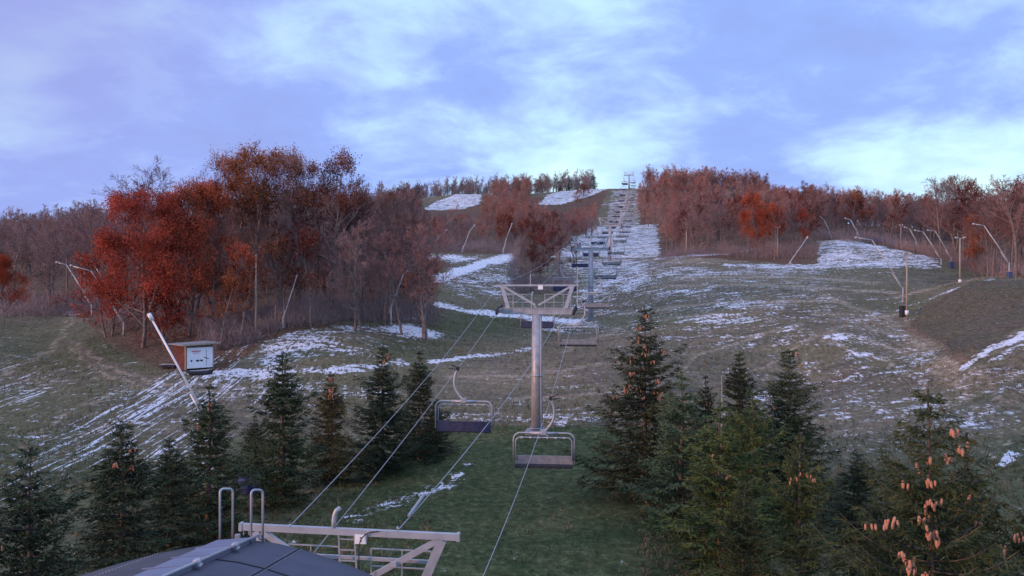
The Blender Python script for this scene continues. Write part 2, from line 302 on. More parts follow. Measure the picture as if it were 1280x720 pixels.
def ground_material():
    m = bpy.data.materials.new('slope_grass_and_snow'); m.use_nodes = True; nt = m.node_tree; N = nt.nodes.new; L = nt.links.new
    b = nt.nodes['Principled BSDF']; b.inputs['Roughness'].default_value = 0.95; b.inputs['Specular IOR Level'].default_value = 0.1
    geo = N('ShaderNodeNewGeometry')
    def attr(nm): a = N('ShaderNodeAttribute'); a.attribute_name = nm; return a.outputs['Fac']
    def noise(scale, detail=6, rough=0.6, st=(1, 1, 1), rot=0.0, dist=0.0):
        mp = N('ShaderNodeMapping'); mp.inputs['Scale'].default_value = st; mp.inputs['Rotation'].default_value = (0, 0, rot); L(geo.outputs['Position'], mp.inputs[0])
        n = N('ShaderNodeTexNoise'); n.inputs['Scale'].default_value = scale; n.inputs['Detail'].default_value = detail; n.inputs['Roughness'].default_value = rough; n.inputs['Distortion'].default_value = dist
        L(mp.outputs[0], n.inputs[0]); return n.outputs[0]
    def M(op, a, b_=None, clamp=False):
        n = N('ShaderNodeMath'); n.operation = op; n.use_clamp = clamp
        for i, v in enumerate((a, b_)):
            if v is None: continue
            if isinstance(v, (int, float)): n.inputs[i].default_value = v
            else: L(v, n.inputs[i])
        return n.outputs[0]
    def rng_(v, a, b_, c=0.0, d=1.0):
        n = N('ShaderNodeMapRange'); n.inputs[1].default_value = a; n.inputs[2].default_value = b_; n.inputs[3].default_value = c; n.inputs[4].default_value = d; L(v, n.inputs[0]); return n.outputs[0]
    def mix(f, a, b_, bt='MIX'):
        n = N('ShaderNodeMix'); n.data_type = 'RGBA'; n.blend_type = bt
        if isinstance(f, float): n.inputs['Factor'].default_value = f
        else: L(f, n.inputs['Factor'])
        for k, v in (('A', a), ('B', b_)):
            if isinstance(v, tuple): n.inputs[k].default_value = (*v, 1)
            else: L(v, n.inputs[k])
        return n.outputs['Result']
    big = noise(0.045, 5, .6); mid = noise(0.35, 6, .65, (1, 1.3, 1)); fine = noise(2.2, 8, .75); vfine = noise(9, 6, .8)
    band = noise(0.5, 7, .7, (0.35, 1.0, 1), 0.05)
    grain = noise(1.6, 4, .75, (1.7, 0.75, 1), 0.1, 0.3); streak = noise(0.8, 6, .7, (0.42, 1.1, 1), 0.06, 0.4)
    c = mix(rng_(mid, .35, .65), (0.120, 0.112, 0.062), (0.185, 0.146, 0.104))
    c = mix(rng_(band, .46, .60), c, (0.088, 0.078, 0.058))
    c = mix(rng_(big, .45, .62), c, (0.125, 0.115, 0.066))
    lushc = mix(rng_(mid, .38, .66), (0.034, 0.056, 0.020), (0.062, 0.074, 0.030))
    lushc = mix(rng_(fine, .5, .68), lushc, (0.092, 0.096, 0.046))
    c = mix(M('MULTIPLY', attr('lush'), 0.95, True), c, lushc)
    c = mix(M('MULTIPLY', attr('dirt'), rng_(band, .38, .56), True), c, mix(rng_(fine, .4, .6), (0.200, 0.155, 0.120), (0.100, 0.080, 0.064)))
    c = mix(M('MULTIPLY', attr('tan'), rng_(streak, .36, .6), True), c, (0.300, 0.230, 0.155))
    c = mix(M('MULTIPLY', attr('tracks'), rng_(fine, .36, .56, .15, .8), True), c, (0.320, 0.255, 0.185))
    lit = mix(rng_(fine, .38, .62), (0.070, 0.048, 0.036), (0.165, 0.095, 0.062))
    c = mix(M('MULTIPLY', attr('litter'), rng_(mid, .25, .45), True), c, lit)
    c = mix(M('MULTIPLY', attr('bank'), 0.85), c, mix(rng_(mid, .35, .65), (0.078, 0.072, 0.044), (0.092, 0.070, 0.052)))
    # fibrous dead-grass grain
    g = M('MULTIPLY', rng_(fine, .36, .64, .74, 1.28), rng_(grain, .36, .64, .70, 1.32)); g2 = rng_(vfine, .36, .64, .62, 1.42)
    gm = N('ShaderNodeCombineColor'); gg = M('MULTIPLY', g, g2)
    for i in range(3): L(gg, gm.inputs[i])
    c = mix(1.0, c, gm.outputs[0], 'MULTIPLY')
    # snow lying in hollows: along contour lines on the open slope, in mower lines on the left field
    sn = M('ADD', M('ADD', M('MULTIPLY', streak, 0.36), M('MULTIPLY', noise(0.22, 4, .6), 0.16)), M('ADD', M('MULTIPLY', grain, 0.36), M('MULTIPLY', vfine, 0.12)))
    s1 = rng_(M('ADD', sn, M('MULTIPLY', M('POWER', attr('snow'), 0.85), 0.175)), .606, .640)
    tr = M('ADD', M('MULTIPLY', noise(1.0, 4, .6, (3.2, 0.09, 1), -0.16, 0.35), 0.70), M('MULTIPLY', grain, 0.30))
    s2 = rng_(M('ADD', tr, M('MULTIPLY', attr('trk'), 0.26)), .632, .665)
    s = M('MAXIMUM', s1, M('MULTIPLY', s2, rng_(attr('trk'), 0.02, 0.12)))
    sc_ = mix(rng_(fine, .35, .65), (0.66, 0.68, 0.74), (0.80, 0.82, 0.86))
    s = M('MULTIPLY', s, rng_(vfine, .36, .52, .45, .95), True)
    c = mix(s, c, sc_)
    L(c, b.inputs['Base Color'])
    bp = N('ShaderNodeBump'); bp.inputs['Strength'].default_value = 0.6; bp.inputs['Distance'].default_value = 0.10
    L(M('ADD', M('ADD', M('MULTIPLY', fine, .7), M('MULTIPLY', mid, 1.2)), M('ADD', M('MULTIPLY', vfine, .25), M('MULTIPLY', s, .25))), bp.inputs['Height']); L(bp.outputs[0], b.inputs['Normal'])
    return m
gme = np_mesh('ground', np.stack([gx, gy, gz], 1), gf, [ground_material()], smooth=True)
for nm, a in (('snow', snow), ('trk', trk), ('lush', lush), ('litter', litter), ('dirt', dirt), ('bank', bank), ('tracks', tl * (1 - bank)), ('tan', tan * (1 - bank))):
    at = gme.attributes.new(nm, 'FLOAT', 'POINT'); at.data.foreach_set('value', a.astype(np.float32))
go = bpy.data.objects.new('ground', gme); col.objects.link(go); tag(go, kind='structure')

# ------------------------------------------------------------------ chairlift
KX = 0.147; AC = -7.85                                  # lift axis X = AC + KX*Y
def axis(Y): return AC + KX * Y
LD = Vector((KX, 1, 0)).normalized(); LS = Vector((LD.y, -LD.x, 0))        # uphill, and to the right of it
LRZ = math.atan2(LD.y, LD.x) - math.pi / 2
TW = [(66, -1.62, -10.7), (135, 6.0, None), (215, 15.2, None), (330, 29.0, None), (430, 45.6, None), (522, 66.5, None)]
HALF = 2.83
def rope_z(Y, side):
    prof = [(23.5, -9.4)] + [(t[0], t[1]) for t in TW] + [(600, 64.0)]
    sags = [1.25 if side > 0 else 0.35, 1.15, 0.9, 1.2, 1.0, 0.8, 0.6]
    for k in range(len(prof) - 1):
        (a, za), (b, zb) = prof[k], prof[k + 1]
        if Y <= b or k == len(prof) - 2:
            t = (Y - a) / (b - a); return za + (zb - za) * t - sags[k] * 4 * t * (1 - t)
def rope_p(Y, side): c = Vector((axis(Y), Y, 0)) + LS * HALF * side; return Vector((c.x, c.y, rope_z(Y, side)))
for side, nm in ((-1, 'left'), (1, 'right')):
    m = MB(); ys = list(np.linspace(20, 66, 24)) + list(np.linspace(70, 215, 40)) + list(np.linspace(220, 600, 60))
    m.tube([rope_p(y, side) for y in ys], 0.016, 6)
    o = m.build('haul_rope', M_wire); tag(o, 'steel haul rope carrying the %s hand row of lift chairs up the hill' % nm, 'rope', 'haul ropes of the chairlift')

def lift_tower(Y, zr, zg, label, first=False):
    c = Vector((axis(Y), Y, 0)); base = Vector((c.x, c.y, (zg if zg is not None else hz(c.x, c.y)) - 0.3))
    t = empty('lift_tower', base, LRZ); tag(t, label, 'lift tower', 'grey steel towers of the chairlift')
    H = zr - base.z                                       # local: x right, y uphill, z up from base
    rb, rt = (0.46, 0.36)
    m = MB(); m.tube([(0, 0, 0), (0, 0, H * .5), (0, 0, H - 0.35)], [rb, (rb + rt) / 2, rt], 20)
    for z in (H * .48, H * .02 + 0.4): m.disc((0, 0, z), (0, 0, 1), rb + .06, .06, 20)
    m.build('pole', M_galv, t, True)
    m = MB(); m.tube([(rb * .80, -rb * .70, .3), (rt * .80, -rt * .72, H - .5)], .035, 6); m.build('cable_conduit', M_galvl, t)
    m = MB(); m.box((0, 0, 0.2), (1.6, 1.6, 0.5), bev=.1); m.build('footing', M_roofsheet, t)
    m = MB(); m.box((0, 0, H - .12), (5.2, .34, .42)); m.box((0, 0, H + .12), (5.2, .5, .04)); m.build('crossarm', M_galv, t)
    m = MB(); m.box((.05, 0, H + 1.82), (6.2, .13, .13))
    for s in (-1, 1):
        m.bar((s * 2.65, 0, H + 1.8), (s * 2.15, 0, H + .1), .26, .16, up=(0, 1, 0))
        m.bar((s * 2.55, 0, H + 1.75), (s * .12, 0, H + .35), .15, .12, up=(0, 1, 0))
    m.build('lifting_frame', M_galvl, t)
    for s in (-1, 1):                                    # sheave trains
        m = MB(); m.bar((s * HALF, -1.5, H - .20), (s * HALF, 1.5, H - .12 + .3), .10, .16)
        m.bar((s * (HALF - .12), -.5, H - .1), (s * (HALF - .12), .5, H - .05), .18, .3)
        f = m.build('sheave_train', M_galv, t)
        for k in range(6):
            y = -1.35 + k * .54; w = MB(); w.disc((s * HALF, y, H - .18 + (y + 1.5) * .12), (1, 0, 0), .22, .10, 14); w.disc((s * HALF, y, H - .18 + (y + 1.5) * .12), (1, 0, 0), .09, .15, 10)
            w.build('sheave', M_dark, f)
    m = MB()                                             # catwalk with rails behind
    for s in (-1, 1):
        m = MB()
        for z in (.55, 1.15): m.bar((s * .5, .75, H + z), (s * 2.45, .75, H + z), .05)
        for x in (.5, 1.2, 1.9, 2.45): m.bar((s * x, .75, H + .1), (s * x, .75, H + 1.17), .045)
        m.box((s * 1.5, .55, H + .08), (2.1, .5, .05))
        m.build('catwalk', M_galvl, t)
    m = MB(); m.bar((-.2, -.46, 0.8), (-.2, -.42, H - .3), .04); m.bar((.2, -.46, 0.8), (.2, -.42, H - .3), .04)
    for k in range(int(H / .4) - 2): m.bar((-.2, -.45, 1 + k * .4), (.2, -.45, 1 + k * .4), .03)
    ld = m.build('ladder', M_galv, t)
    for q in ld.data.vertices: q.co.y = -q.co.y
    m = MB(); m.bar((3.0, .1, H + .2), (3.0, .1, H + 3.2), .07); m.build('antenna_mast', M_galvl, t); m = MB(); m.bar((-.5, .1, H + 1.8), (-.5, .1, H + 2.7), .06); m.build('antenna_mast', M_galvl, t)
    if first:
        m = MB(); m.box((.28, -.10, H + 1.66), (.36, .03, .30)); m.build('sign', M_white, t)
    return t
names = ['nearest grey lift tower standing in the grass between the two nearest chairs', 'second grey lift tower up the line, rising over the upper edge of the spruces',
         'third lift tower up the line, at the foot of the snowy headwall', 'fourth lift tower up the line, halfway up the snowy headwall', 'fifth lift tower up the line, just below the crest',
         'topmost lift tower standing on the crest against the sky']
for k, (Y, zr, zg) in enumerate(TW): lift_tower(Y, zr, zg, names[k], k == 0)

def make_chair(kind):
    """local origin at the grip on the rope; x across, y uphill"""
    s = 1 if kind == 'right' else -1
    t = empty('lift_chair', (0, 0, 0))
    cxo = -.36 * s; zt = -1.85
    m = MB(); m.box((0, 0, .02), (.14, .46, .2), bev=.03); m.bar((-.02, -.25, .0), (.5 * s, -.18, .04), .05); m.bar((.04, .2, .05), (.42 * s, .1, .22), .05); m.build('grip', M_dark, t)
    m = MB(); pts = [(0, 0, -.05), (.14 * s, 0, -.35), (.20 * s, 0, -.75), (.14 * s, 0, -1.15), (-.06 * s, 0, -1.5), (-.22 * s, 0, -1.68), (cxo, 0, zt + .02)]
    P2 = [Vector(p) for p in pts]; sm = []
    for i in range(len(P2) - 1):
        p0 = P2[max(i - 1, 0)]; p1 = P2[i]; p2 = P2[i + 1]; p3 = P2[min(i + 2, len(P2) - 1)]
        for q in range(4):
            u = q / 4; sm.append(.5 * ((2 * p1) + (-p0 + p2) * u + (2 * p0 - 5 * p1 + 4 * p2 - p3) * u * u + (-p0 + 3 * p1 - 3 * p2 + p3) * u ** 3))
    sm.append(P2[-1]); m.tube(sm, .065, 8); m.build('hanger_arm', M_galvl, t, True)
    m = MB(); m.box((cxo, 0, zt + .03), (.34, .2, .26), bev=.04); m.build('clamp', M_galvl, t)
    W = 1.66; hh = 1.62; rr = .38
    def U(w, top, bot, y, r_, rad, yb):
        pts = [(cxo - w, yb, bot)]
        for k in range(7):
            a = math.pi - k / 6 * math.pi / 2; pts.append((cxo - w + r_ + r_ * math.cos(a), y, top - r_ + r_ * math.sin(a)))
        for k in range(7):
            a = math.pi / 2 - k / 6 * math.pi / 2; pts.append((cxo + w - r_ + r_ * math.cos(a), y, top - r_ + r_ * math.sin(a)))
        pts.append((cxo + w, yb, bot)); return pts, rad
    m = MB(); p, rad = U(W, zt - .02, zt - hh, 0, rr, .045, .04); m.tube(p, rad, 8); m.tube([(cxo - .75, 0, zt - .03), (cxo + .75, 0, zt - .03)], .075, 8)
    m.build('frame', M_galvl, t, True)
    m = MB(); fy = .34 * (-1 if kind == 'right' else 1)
    p, rad = U(W - .13, zt - .24, zt - hh + .12, fy * .5, .26, .034, fy * .2); m.tube(p, rad, 8)
    for k in range(6): m.tube([(cxo - 1.15 + k * .46 - .1, fy * .5, zt - .25), (cxo - 1.15 + k * .46 + .1, fy * .5, zt - .25)], .055, 8)
    m.build('safety_bar', M_galvl, t, True)
    if kind == 'right':                                   # seats turned to the camera
        m = MB(); m.box((cxo, .02, zt - hh + .14), (3.16, .07, .46), bev=.02); m.build('backrest', M_seat, t)
        m = MB(); m.box((cxo, -.26, zt - hh - .13), (3.1, .55, .09), bev=.03)
        for k in range(6): m.box((cxo - 1.3 + k * .52, -.54, zt - hh - .16), (.44, .06, .12), bev=.02)
        m.build('seat', M_dark, t)
    else:
        m = MB(); m.box((cxo, -.02, zt - hh + .15), (3.14, .09, .58), bev=.02); m.build('backrest', M_navy, t)
        m = MB(); m.box((cxo, .26, zt - hh - .16), (3.1, .55, .09), bev=.03)
        for k in range(6): m.box((cxo - 1.3 + k * .52, -.03, zt - hh - .2), (.1, .06, .1))
        m.build('seat', M_dark, t)
    return t
ords = ['nearest', 'second', 'third', 'fourth', 'fifth', 'sixth', 'seventh', 'eighth', 'ninth', 'tenth', 'eleventh', 'twelfth', 'thirteenth', 'fourteenth', 'fifteenth', 'sixteenth', 'seventeenth', 'eighteenth', 'nineteenth', 'twentieth']
RY = [48.6, 74.6, 103, 129, 155, 182, 210, 238, 266, 294, 322, 350, 378, 406, 434, 462, 490, 514, 540]
LY = [51, 87, 118, 150, 178, 206, 234, 262, 290, 318, 346, 374, 402, 430, 458, 486, 510, 534]
for kind, ys, side in (('right', RY, 1), ('left', LY, -1)):
    proto = make_chair(kind)
    for i, y in enumerate(ys):
        o = proto if i == 0 else copy_tree(proto)
        o.location = rope_p(y, side); o.rotation_euler = (0, 0, LRZ + (0.0 if i else (0.05 if side > 0 else 0.03)) + (rng.uniform(-.05, .05) if i else 0))
        word = ords[i]
        if kind == 'right': tag(o, '%s chair up the right hand rope, an empty steel lift chair with grey seats' % word, 'lift chair', 'empty chairs hanging on the chairlift')
        else: tag(o, '%s chair up the left hand rope, an empty steel lift chair showing its navy backrest' % word, 'lift chair', 'empty chairs hanging on the chairlift')

# head frame of the bottom terminal, in front of the curved roof
def terminal_frame():
    Y = 23.5
    c = Vector((axis(Y), Y, 0)); zg = hz(c.x, c.y); t = empty('terminal_head_frame', (c.x, c.y, zg), LRZ * 0.55)
    tag(t, 'pale steel head frame with ladder and railings at the foot of the lift', 'steel frame')
    def q(px, py, dy=0.0): p = P(px, py, Y + dy); return Vector((p.x - c.x, p.y - c.y, p.z - zg))
    m = MB(); m.bar(q(297, 661), q(573, 668), .15, .17); m.build('top_beam', M_galvl, t)
    m = MB(); m.bar(q(572, 668), q(576, 668), .19, .21); m.bar(q(296, 661), q(300, 661), .19, .21); m.build('beam_end', M_galvl, t)
    m = MB(); m.bar(q(554, 672), q(498, 800), .24, .15, up=(0, 1, 0)); m.build('outer_leg', M_galvl, t)
    m = MB(); m.bar(q(316, 667), q(372, 800), .24, .15, up=(0, 1, 0)); m.build('outer_leg', M_galvl, t)
    m = MB(); m.bar(q(548, 673), q(442, 733), .15, .12, up=(0, 1, 0)); m.box(q(493, 704, -.1), (.16, .06, .12)); m.build('diagonal_strut', M_galvl, t)
    m = MB(); m.bar(q(325, 667), q(428, 733), .15, .12, up=(0, 1, 0)); m.build('diagonal_strut', M_galvl, t)
    m = MB(); m.bar(q(345, 694, .5), q(536, 700, .5), .07, .09); m.build('cross_rail', M_galvl, t)
    for grp in (0, 1):
      m = MB()
      for a, b in [e for e in (((355, 682), (420, 684)), ((420, 684), (420, 735)), ((384, 683), (384, 735)), ((355, 682), (355, 735)), ((461, 685), (537, 687)), ((461, 685), (461, 735)), ((537, 687), (531, 735)), ((500, 686), (500, 735)), ((462, 707), (532, 709)), ((356, 707), (420, 709))) if (e[0][0] > 440) == bool(grp)]:
          m.bar(q(*a, .9), q(*b, .9), .032)
      m.build('railing', M_galvl, t)
    m = MB(); m.bar(q(422, 667, .25), q(427, 760, .25), .04); m.bar(q(442, 667, .25), q(448, 760, .25), .04)
    for k in range(7): m.bar(q(422 + k * .6, 674 + k * 13.4, .25), q(442.5 + k * .6, 674.5 + k * 13.4, .25), .03)
    m.build('ladder', M_galvl, t)
    m = MB(); m.tube([q(417, 662), q(417, 652), q(418, 644), q(420, 639), (q(425, 635))], .065, 10); m.build('hooked_post', M_galvl, t, True)
    m = MB(); m.box(q(451.5, 673.5, -.12), (.31, .02, .25)); s_ = m.build('sign', M_white, t)
    m = MB(); m.box(q(452, 674, -.135), (.015, .01, .12)); m.box(q(452, 671.6, -.135), (.06, .01, .015)); m.build('arrow_mark', M_dark, s_)
    m = MB(); m.tube([q(451, 735, -.3), q(450, 700, -.3), q(450, 683, -.25), q(452, 674, -.2), q(457, 668, -.15), q(464, 664.5, -.12), q(474, 663.5, -.1)], .016, 6); m.build('power_cable', M_dark, t, True)
    m = MB()
    for px in (301, 308, 566, 571): m.bar(q(px, 664), q(px, 671.5), .025)
    for px in (361, 498): m.disc(q(px, 659), (1, 0, 0), .05, .04, 10)
    m.build('bolts', M_galv, t)
    m = MB(); m.box((0, 0, 3.35), (4.4, .3, .34)); m.build('crossarm', M_galv, t)
    m = MB(); m.tube([(0, 0, -.3), (0, 0, 3.3)], [.42, .38], 18); m.build('pole', M_galv, t, True)
    return q, c, zg, t
q_, c_, zg_, tf = terminal_frame()
# communication cables from the head frame up to the first tower
def cable(a, b, sag, r, label, extra=None):
    m = MB(); n = 22; m.tube([a.lerp(b, i / n) - Vector((0, 0, sag * 4 * (i / n) * (1 - i / n))) for i in range(n + 1)], r, 6)
    if extra: m.tube([a.lerp(b, extra[0]), a.lerp(b, extra[1])], .045, 6)
    tag(m.build('cable', M_wire), label, 'cable', 'signal cables of the chairlift')
T1 = Vector((axis(66), 66, -1.62))
cable(P(361, 659, 23.5), T1 - LS * 2.9 + Vector((0, 0, 1.9)), .5, .013, 'thin signal cable running from left end of the head frame to the nearest tower')
cable(P(499, 661, 23.5), T1 + LS * 2.9 + Vector((0, 0, 1.9)), .9, .015, 'signal cable with turnbuckle running from right part of head frame to nearest tower', (.02, .055))
cable(T1 - LS * 2.9 + Vector((0, 0, 1.9)), Vector((axis(135), 135, 7.9)) - LS * 2.9, 1.0, .014, 'signal cable over the left rope between the first and second tower')
cable(T1 + LS * 2.9 + Vector((0, 0, 1.9)), Vector((axis(135), 135, 7.9)) + LS * 2.9, 1.0, .014, 'signal cable over the right rope between the first and second tower')

# curved roof of the bottom terminal
def terminal_roof():
    t = empty('terminal_roof', (-5.6, 16, hz(-5.6, 16))); zg = t.location.z
    tag(t, 'dark curved roof of the lift terminal with pale walkway and hoop handrails', 'roof')
    L0 = t.location.copy()
    far = [(60, 738), (95, 721), (150, 704), (200, 691), (250, 682), (290, 677.5), (322, 676), (345, 679), (375, 686), (410, 697), (440, 708), (465, 719), (495, 736)]
    # outline of the far edge at Y=19, the shell runs back towards the camera and rises a little
    d = Vector((-.075, -5.0, .74)).normalized()
    rows = []
    for k in range(7): rows.append([P(a, b, 19) + d * (k * 1.3) * 1.0 for a, b in far])
    vs_ = [p - L0 for r_ in rows for p in r_]; n = len(far)
    vs_ += [p - L0 - Vector((0, 0, .12)) for r_ in rows for p in r_]; o = n * 7
    fl, fr = [], []
    for k in range(6):
        for j in range(n - 1):
            f = (k * n + j, k * n + j + 1, (k + 1) * n + j + 1, (k + 1) * n + j); (fl if j < 6 else fr).append(f)
            (fl if j < 6 else fr).append(tuple(i + o for i in f[::-1]))
    for j in range(n - 1): (fl if j < 6 else fr).append((j, j + o, j + 1 + o, j + 1))
    for nm, f, mm in (('left_panel', fl, M_hoodb), ('right_panel', fr, M_hood)):
        m = MB(); m.add(vs_, f); m.build(nm, mm, t, False if nm == 'x' else True)
    # seams on the dark side
    m = MB()
    for j in (8,): m.tube([rows[k][j] - L0 + Vector((0, 0, .012)) for k in range(7)], .012, 5)
    for k in (2, 4): m.tube([rows[k][j] - L0 + Vector((0, 0, .01)) for j in range(6, n)], .011, 5)
    m.build('seam', M_dark, t)
    m = MB()
    for k in range(1, 60):
        q = k / 60 * 6; i0 = int(q); 
        for j, dx in ((8, -.06), (8, .06), (3, 0)):
            pq = rows[i0][j].lerp(rows[min(i0 + 1, 6)][j], q - i0) - L0; m.box(pq + Vector((dx, 0, .008)), (.018, .018, .012))
    m.build('rivets', M_galvl, t)
    m = MB(); a = P(271, 678.0, 19); b = P(320, 674.0, 19)
    e0, e1 = a + d * 8.2 + Vector((.25, 0, 0)), b + d * 8.2; up = Vector((0, 0, .05)); dn = Vector((0, 0, -.06))
    m.add([p - L0 for p in (a + up, b + up, e1 + up, e0 + up, a + dn, b + dn, e1 + dn, e0 + dn)], [(0, 1, 2, 3), (7, 6, 5, 4), (0, 4, 5, 1), (1, 5, 6, 2), (2, 6, 7, 3), (3, 7, 4, 0)])
    for k in range(1, 7): 
        pa, pb = a + d * (k * 1.25), b + d * (k * 1.25); m.bar(pa - L0 + Vector((0, 0, .056)), pb - L0 + Vector((0, 0, .056)), .03, .02)
    m.build('walkway', M_strip, t)
    m = MB(); o_ = Vector((.06, 0, .09)); m.tube([b + o_ + d * s - L0 for s in (0, 4, 8.2)], .028, 8)
    pp = m.build('pipe', M_galvl, t, True)
    for s in (1.55, 3.6, 5.6):
        m = MB(); cc = b + o_ + d * s - L0; m.tube([cc - d * .07, cc + d * .07], .062, 12); m.box(cc - Vector((0, 0, .06)), (.16, .10, .05)); m.build('pipe_clamp', M_galvl, t, True)
    for (x0, x1, yt, yb0, yb1, Yh) in ((275, 291, 611, 682, 676, 19.1), (314, 328.5, 612.5, 683, 677, 18.6)):
        m = MB(); p0 = P(x0, yb0, Yh) - L0; p1 = P(x1, yb1, Yh + .25) - L0; t0 = P(x0, yt, Yh) - L0; t1 = P(x1, yt, Yh + .25) - L0; rr = .09
        ax_ = (t1 - t0).normalized(); pts = [p0]
        for k in range(6): an = math.pi - k / 5 * math.pi / 2; pts.append(t0 + ax_ * (rr + rr * math.cos(an)) + Vector((0, 0, -rr + rr * math.sin(an))))
        for k in range(6): an = math.pi / 2 - k / 5 * math.pi / 2; pts.append(t1 - ax_ * (rr - rr * math.cos(an)) + Vector((0, 0, -rr + rr * math.sin(an))))
        pts.append(p1); m.tube(pts, .026, 8); m.build('hoop_handrail', M_galvl, t, True)
    m = MB(); m.box(P(297, 672, 19.2) - L0, (.10, .1, .14)); m.tube([P(322, 668, 19.0) - L0, P(326, 674, 19.0) - L0, P(330, 672, 19.0) - L0], .035, 8); m.build('bracket', M_galvl, t)
    m = MB()                                               # housing that carries the roof
    m.box(Vector((-5.7, 14.5, 0)) - Vector((L0.x, L0.y, 0)) + Vector((0, 0, 2.9)), (4.6, 7.0, 5.8), bev=.2); m.build('housing', M_hoodb, t)
terminal_roof()

# ------------------------------------------------------------------ shed and small things
def shed():
    Y = 85; g = ground(249, Y); t = empty('shed', g, R(44)); tag(t, 'small plywood shed with slanting roof and white notice board at the wood edge', 'shed')
    W, D, H = 2.7, 2.6, 2.35
    k = .0767
    m = MB(); m.box((-1.45 + .02, 1.0, H / 2 - .05), (.08, D, H - .1)); m.build('side_wall', M_ply, t)
    m = MB(); m.box((1.25, 1.0, H / 2 - .05), (.08, D, H - .1)); m.build('side_wall', M_ply, t)
    m = MB(); m.box((-.1, D - .32, H / 2 - .05), (W - .1, .08, H - .1)); m.build('back_wall', M_ply, t)
    m = MB(); m.box((-.1, -.26, H - .3), (W, .06, .55)); m.build('front_wall', M_wood, t)
    for x in (-1.45, 1.25):
        m = MB(); m.box((x, -.28, H / 2), (.14, .14, H)); m.build('corner_post', M_pale_wood, t)
    m = MB(); m.bar((-2.0, .9, H + .02), (1.75, .9, H + .14), 3.3, .09); r_ = m.build('roof', M_roofsheet, t)
    m = MB(); m.bar((-2.02, -.78, H + .01), (1.77, -.78, H + .13), .05, .15); m.build('fascia', M_pale_wood, r_)
    m = MB(); m.box((-.10, -.40, 1.12), (2.5, .05, 1.95)); b = m.build('notice_board', M_white, t)
    m = MB(); m.box((-.50, -.435, 1.75), (.9, .012, .09)); m.box((-.5, -.435, 1.58), (.6, .012, .04)); m.build('red_lettering', M_red, b)
    m = MB()
    for x, w in ((-.95, .16), (-.35, .32), (.03, .26)): m.box((x, -.435, .85), (w, .012, .16))
    m.box((.52, -.435, 1.15), (.025, .012, 1.6)); m.bar((.25, -.435, 1.15), (.75, -.435, .98), .02, .07); m.build('dark_print', M_dark, b)
    # bench-like sledge in front, low pile at left
    s = empty('rescue_sled', ground(250, 83.0), R(20)); tag(s, 'dark rescue sled lying in front of the white notice board', 'sled')
    m = MB(); pts = [(-1.15, 0, .42), (-.9, 0, .22), (-.3, 0, .15), (.6, 0, .16), (1.0, 0, .3), (1.2, 0, .52)]
    m.tube(pts, [.1, .2, .24, .24, .2, .08], 10); m.build('hull', M_dark, s, True)
    m = MB(); m.tube([(-.9, -.2, .42), (0, -.24, .40), (.9, -.2, .5)], .025, 6); m.tube([(-.9, .2, .42), (0, .24, .40), (.9, .2, .5)], .025, 6); m.build('rail', M_galvl, s)
    s = empty('low_trailer', ground(212, 85.5), R(4)); tag(s, 'low dark trailer with pale rim left of the shed', 'trailer')
    m = MB(); m.box((0, 0, .22), (1.5, .9, .22), bev=.08); m.build('bed', M_dark, s); m = MB(); m.box((0, 0, .36), (1.54, .94, .05), bev=.08); m.build('rim', M_galvl, s)
    for x in (-.45, .45):
        m = MB(); m.disc((x, -.48, .14), (0, 1, 0), .16, .08); m.build('wheel', M_dark, s)
shed()

def tarp():
    g = ground(311, 50.5); t = MB(); n = 12; rr_ = random.Random(3)
    vs_ = []; fs = []
    prof = [(.75, -.1), (.78, .4), (.7, .85), (.55, 1.05), (.4, 1.12), (.2, 1.15)]
    for r_, z in prof:
        for j in range(n):
            a = 2 * math.pi * j / n; k = 1 + rr_.uniform(-.08, .08); vs_.append((g.x + math.cos(a) * r_ * .8 * k, g.y + math.sin(a) * r_ * .8 * k, g.z + z * (1 + rr_.uniform(-.03, .03))))
    for i in range(len(prof) - 1):
        for j in range(n): fs.append((i * n + j, i * n + (j + 1) % n, (i + 1) * n + (j + 1) % n, (i + 1) * n + j))
    fs.append(tuple(range((len(prof) - 1) * n, len(prof) * n))); t.add(vs_, fs)
    tag(t.build('tarpaulin_bundle', M_blue, None, True), 'blue tarpaulin covered machine between the spruces behind the hoop handrails', 'covered machine')
tarp()

# ------------------------------------------------------------------ snowmaking lances, lamp posts, poles
def lance(px0, py0, pts, Y, r, label, stand=None, material=None, sleeve=.38, lean=0.0, group='snowmaking lances along the slopes'):
    """pts: polyline from the lower end to the tip"""
    mm = material or M_lance
    xs = [P(a, b, Y + lean * i) for i, (a, b) in enumerate([(px0, py0)] + pts)]
    g = ground(px0, Y); base = Vector((xs[0].x, Y, g.z)); t = empty('snow_lance', base); tag(t, label, 'snow lance', group)
    loc = [p - base for p in xs]
    m = MB(); m.tube(loc[:2], [r * 1.0, r * .85], 8); m.build('mast', mm, t, True)
    if len(loc) > 2:
        m = MB(); m.tube(loc[1:], [r * .8] * (len(loc) - 1), 8); m.disc(loc[-1], (loc[-1] - loc[-2]), r * 1.7, r * 4, 10); m.build('nozzle_head', mm, t, True)
    else:
        m = MB(); m.disc(loc[-1], (loc[-1] - loc[-2]), r * 1.7, r * 6, 10); m.build('nozzle_head', mm, t, True)
    a = loc[0]; b = loc[0].lerp(loc[1], sleeve); off = Vector((-r * 1.6, 0, -r * 1.2))
    m = MB(); m.tube([a + off, b + off], r * .8, 8); m.build('hydraulic_arm', mm, t, True)
    top = loc[0].lerp(loc[1], .10)
    m = MB(); m.tube([(top.x, 0, -.3), (top.x, 0, max(top.z, .4))], r * 1.3, 8); m.disc((top.x, 0, .25), (0, 0, 1), r * 2.6, .2, 10); m.build('stand', M_galv, t, True)
    return t
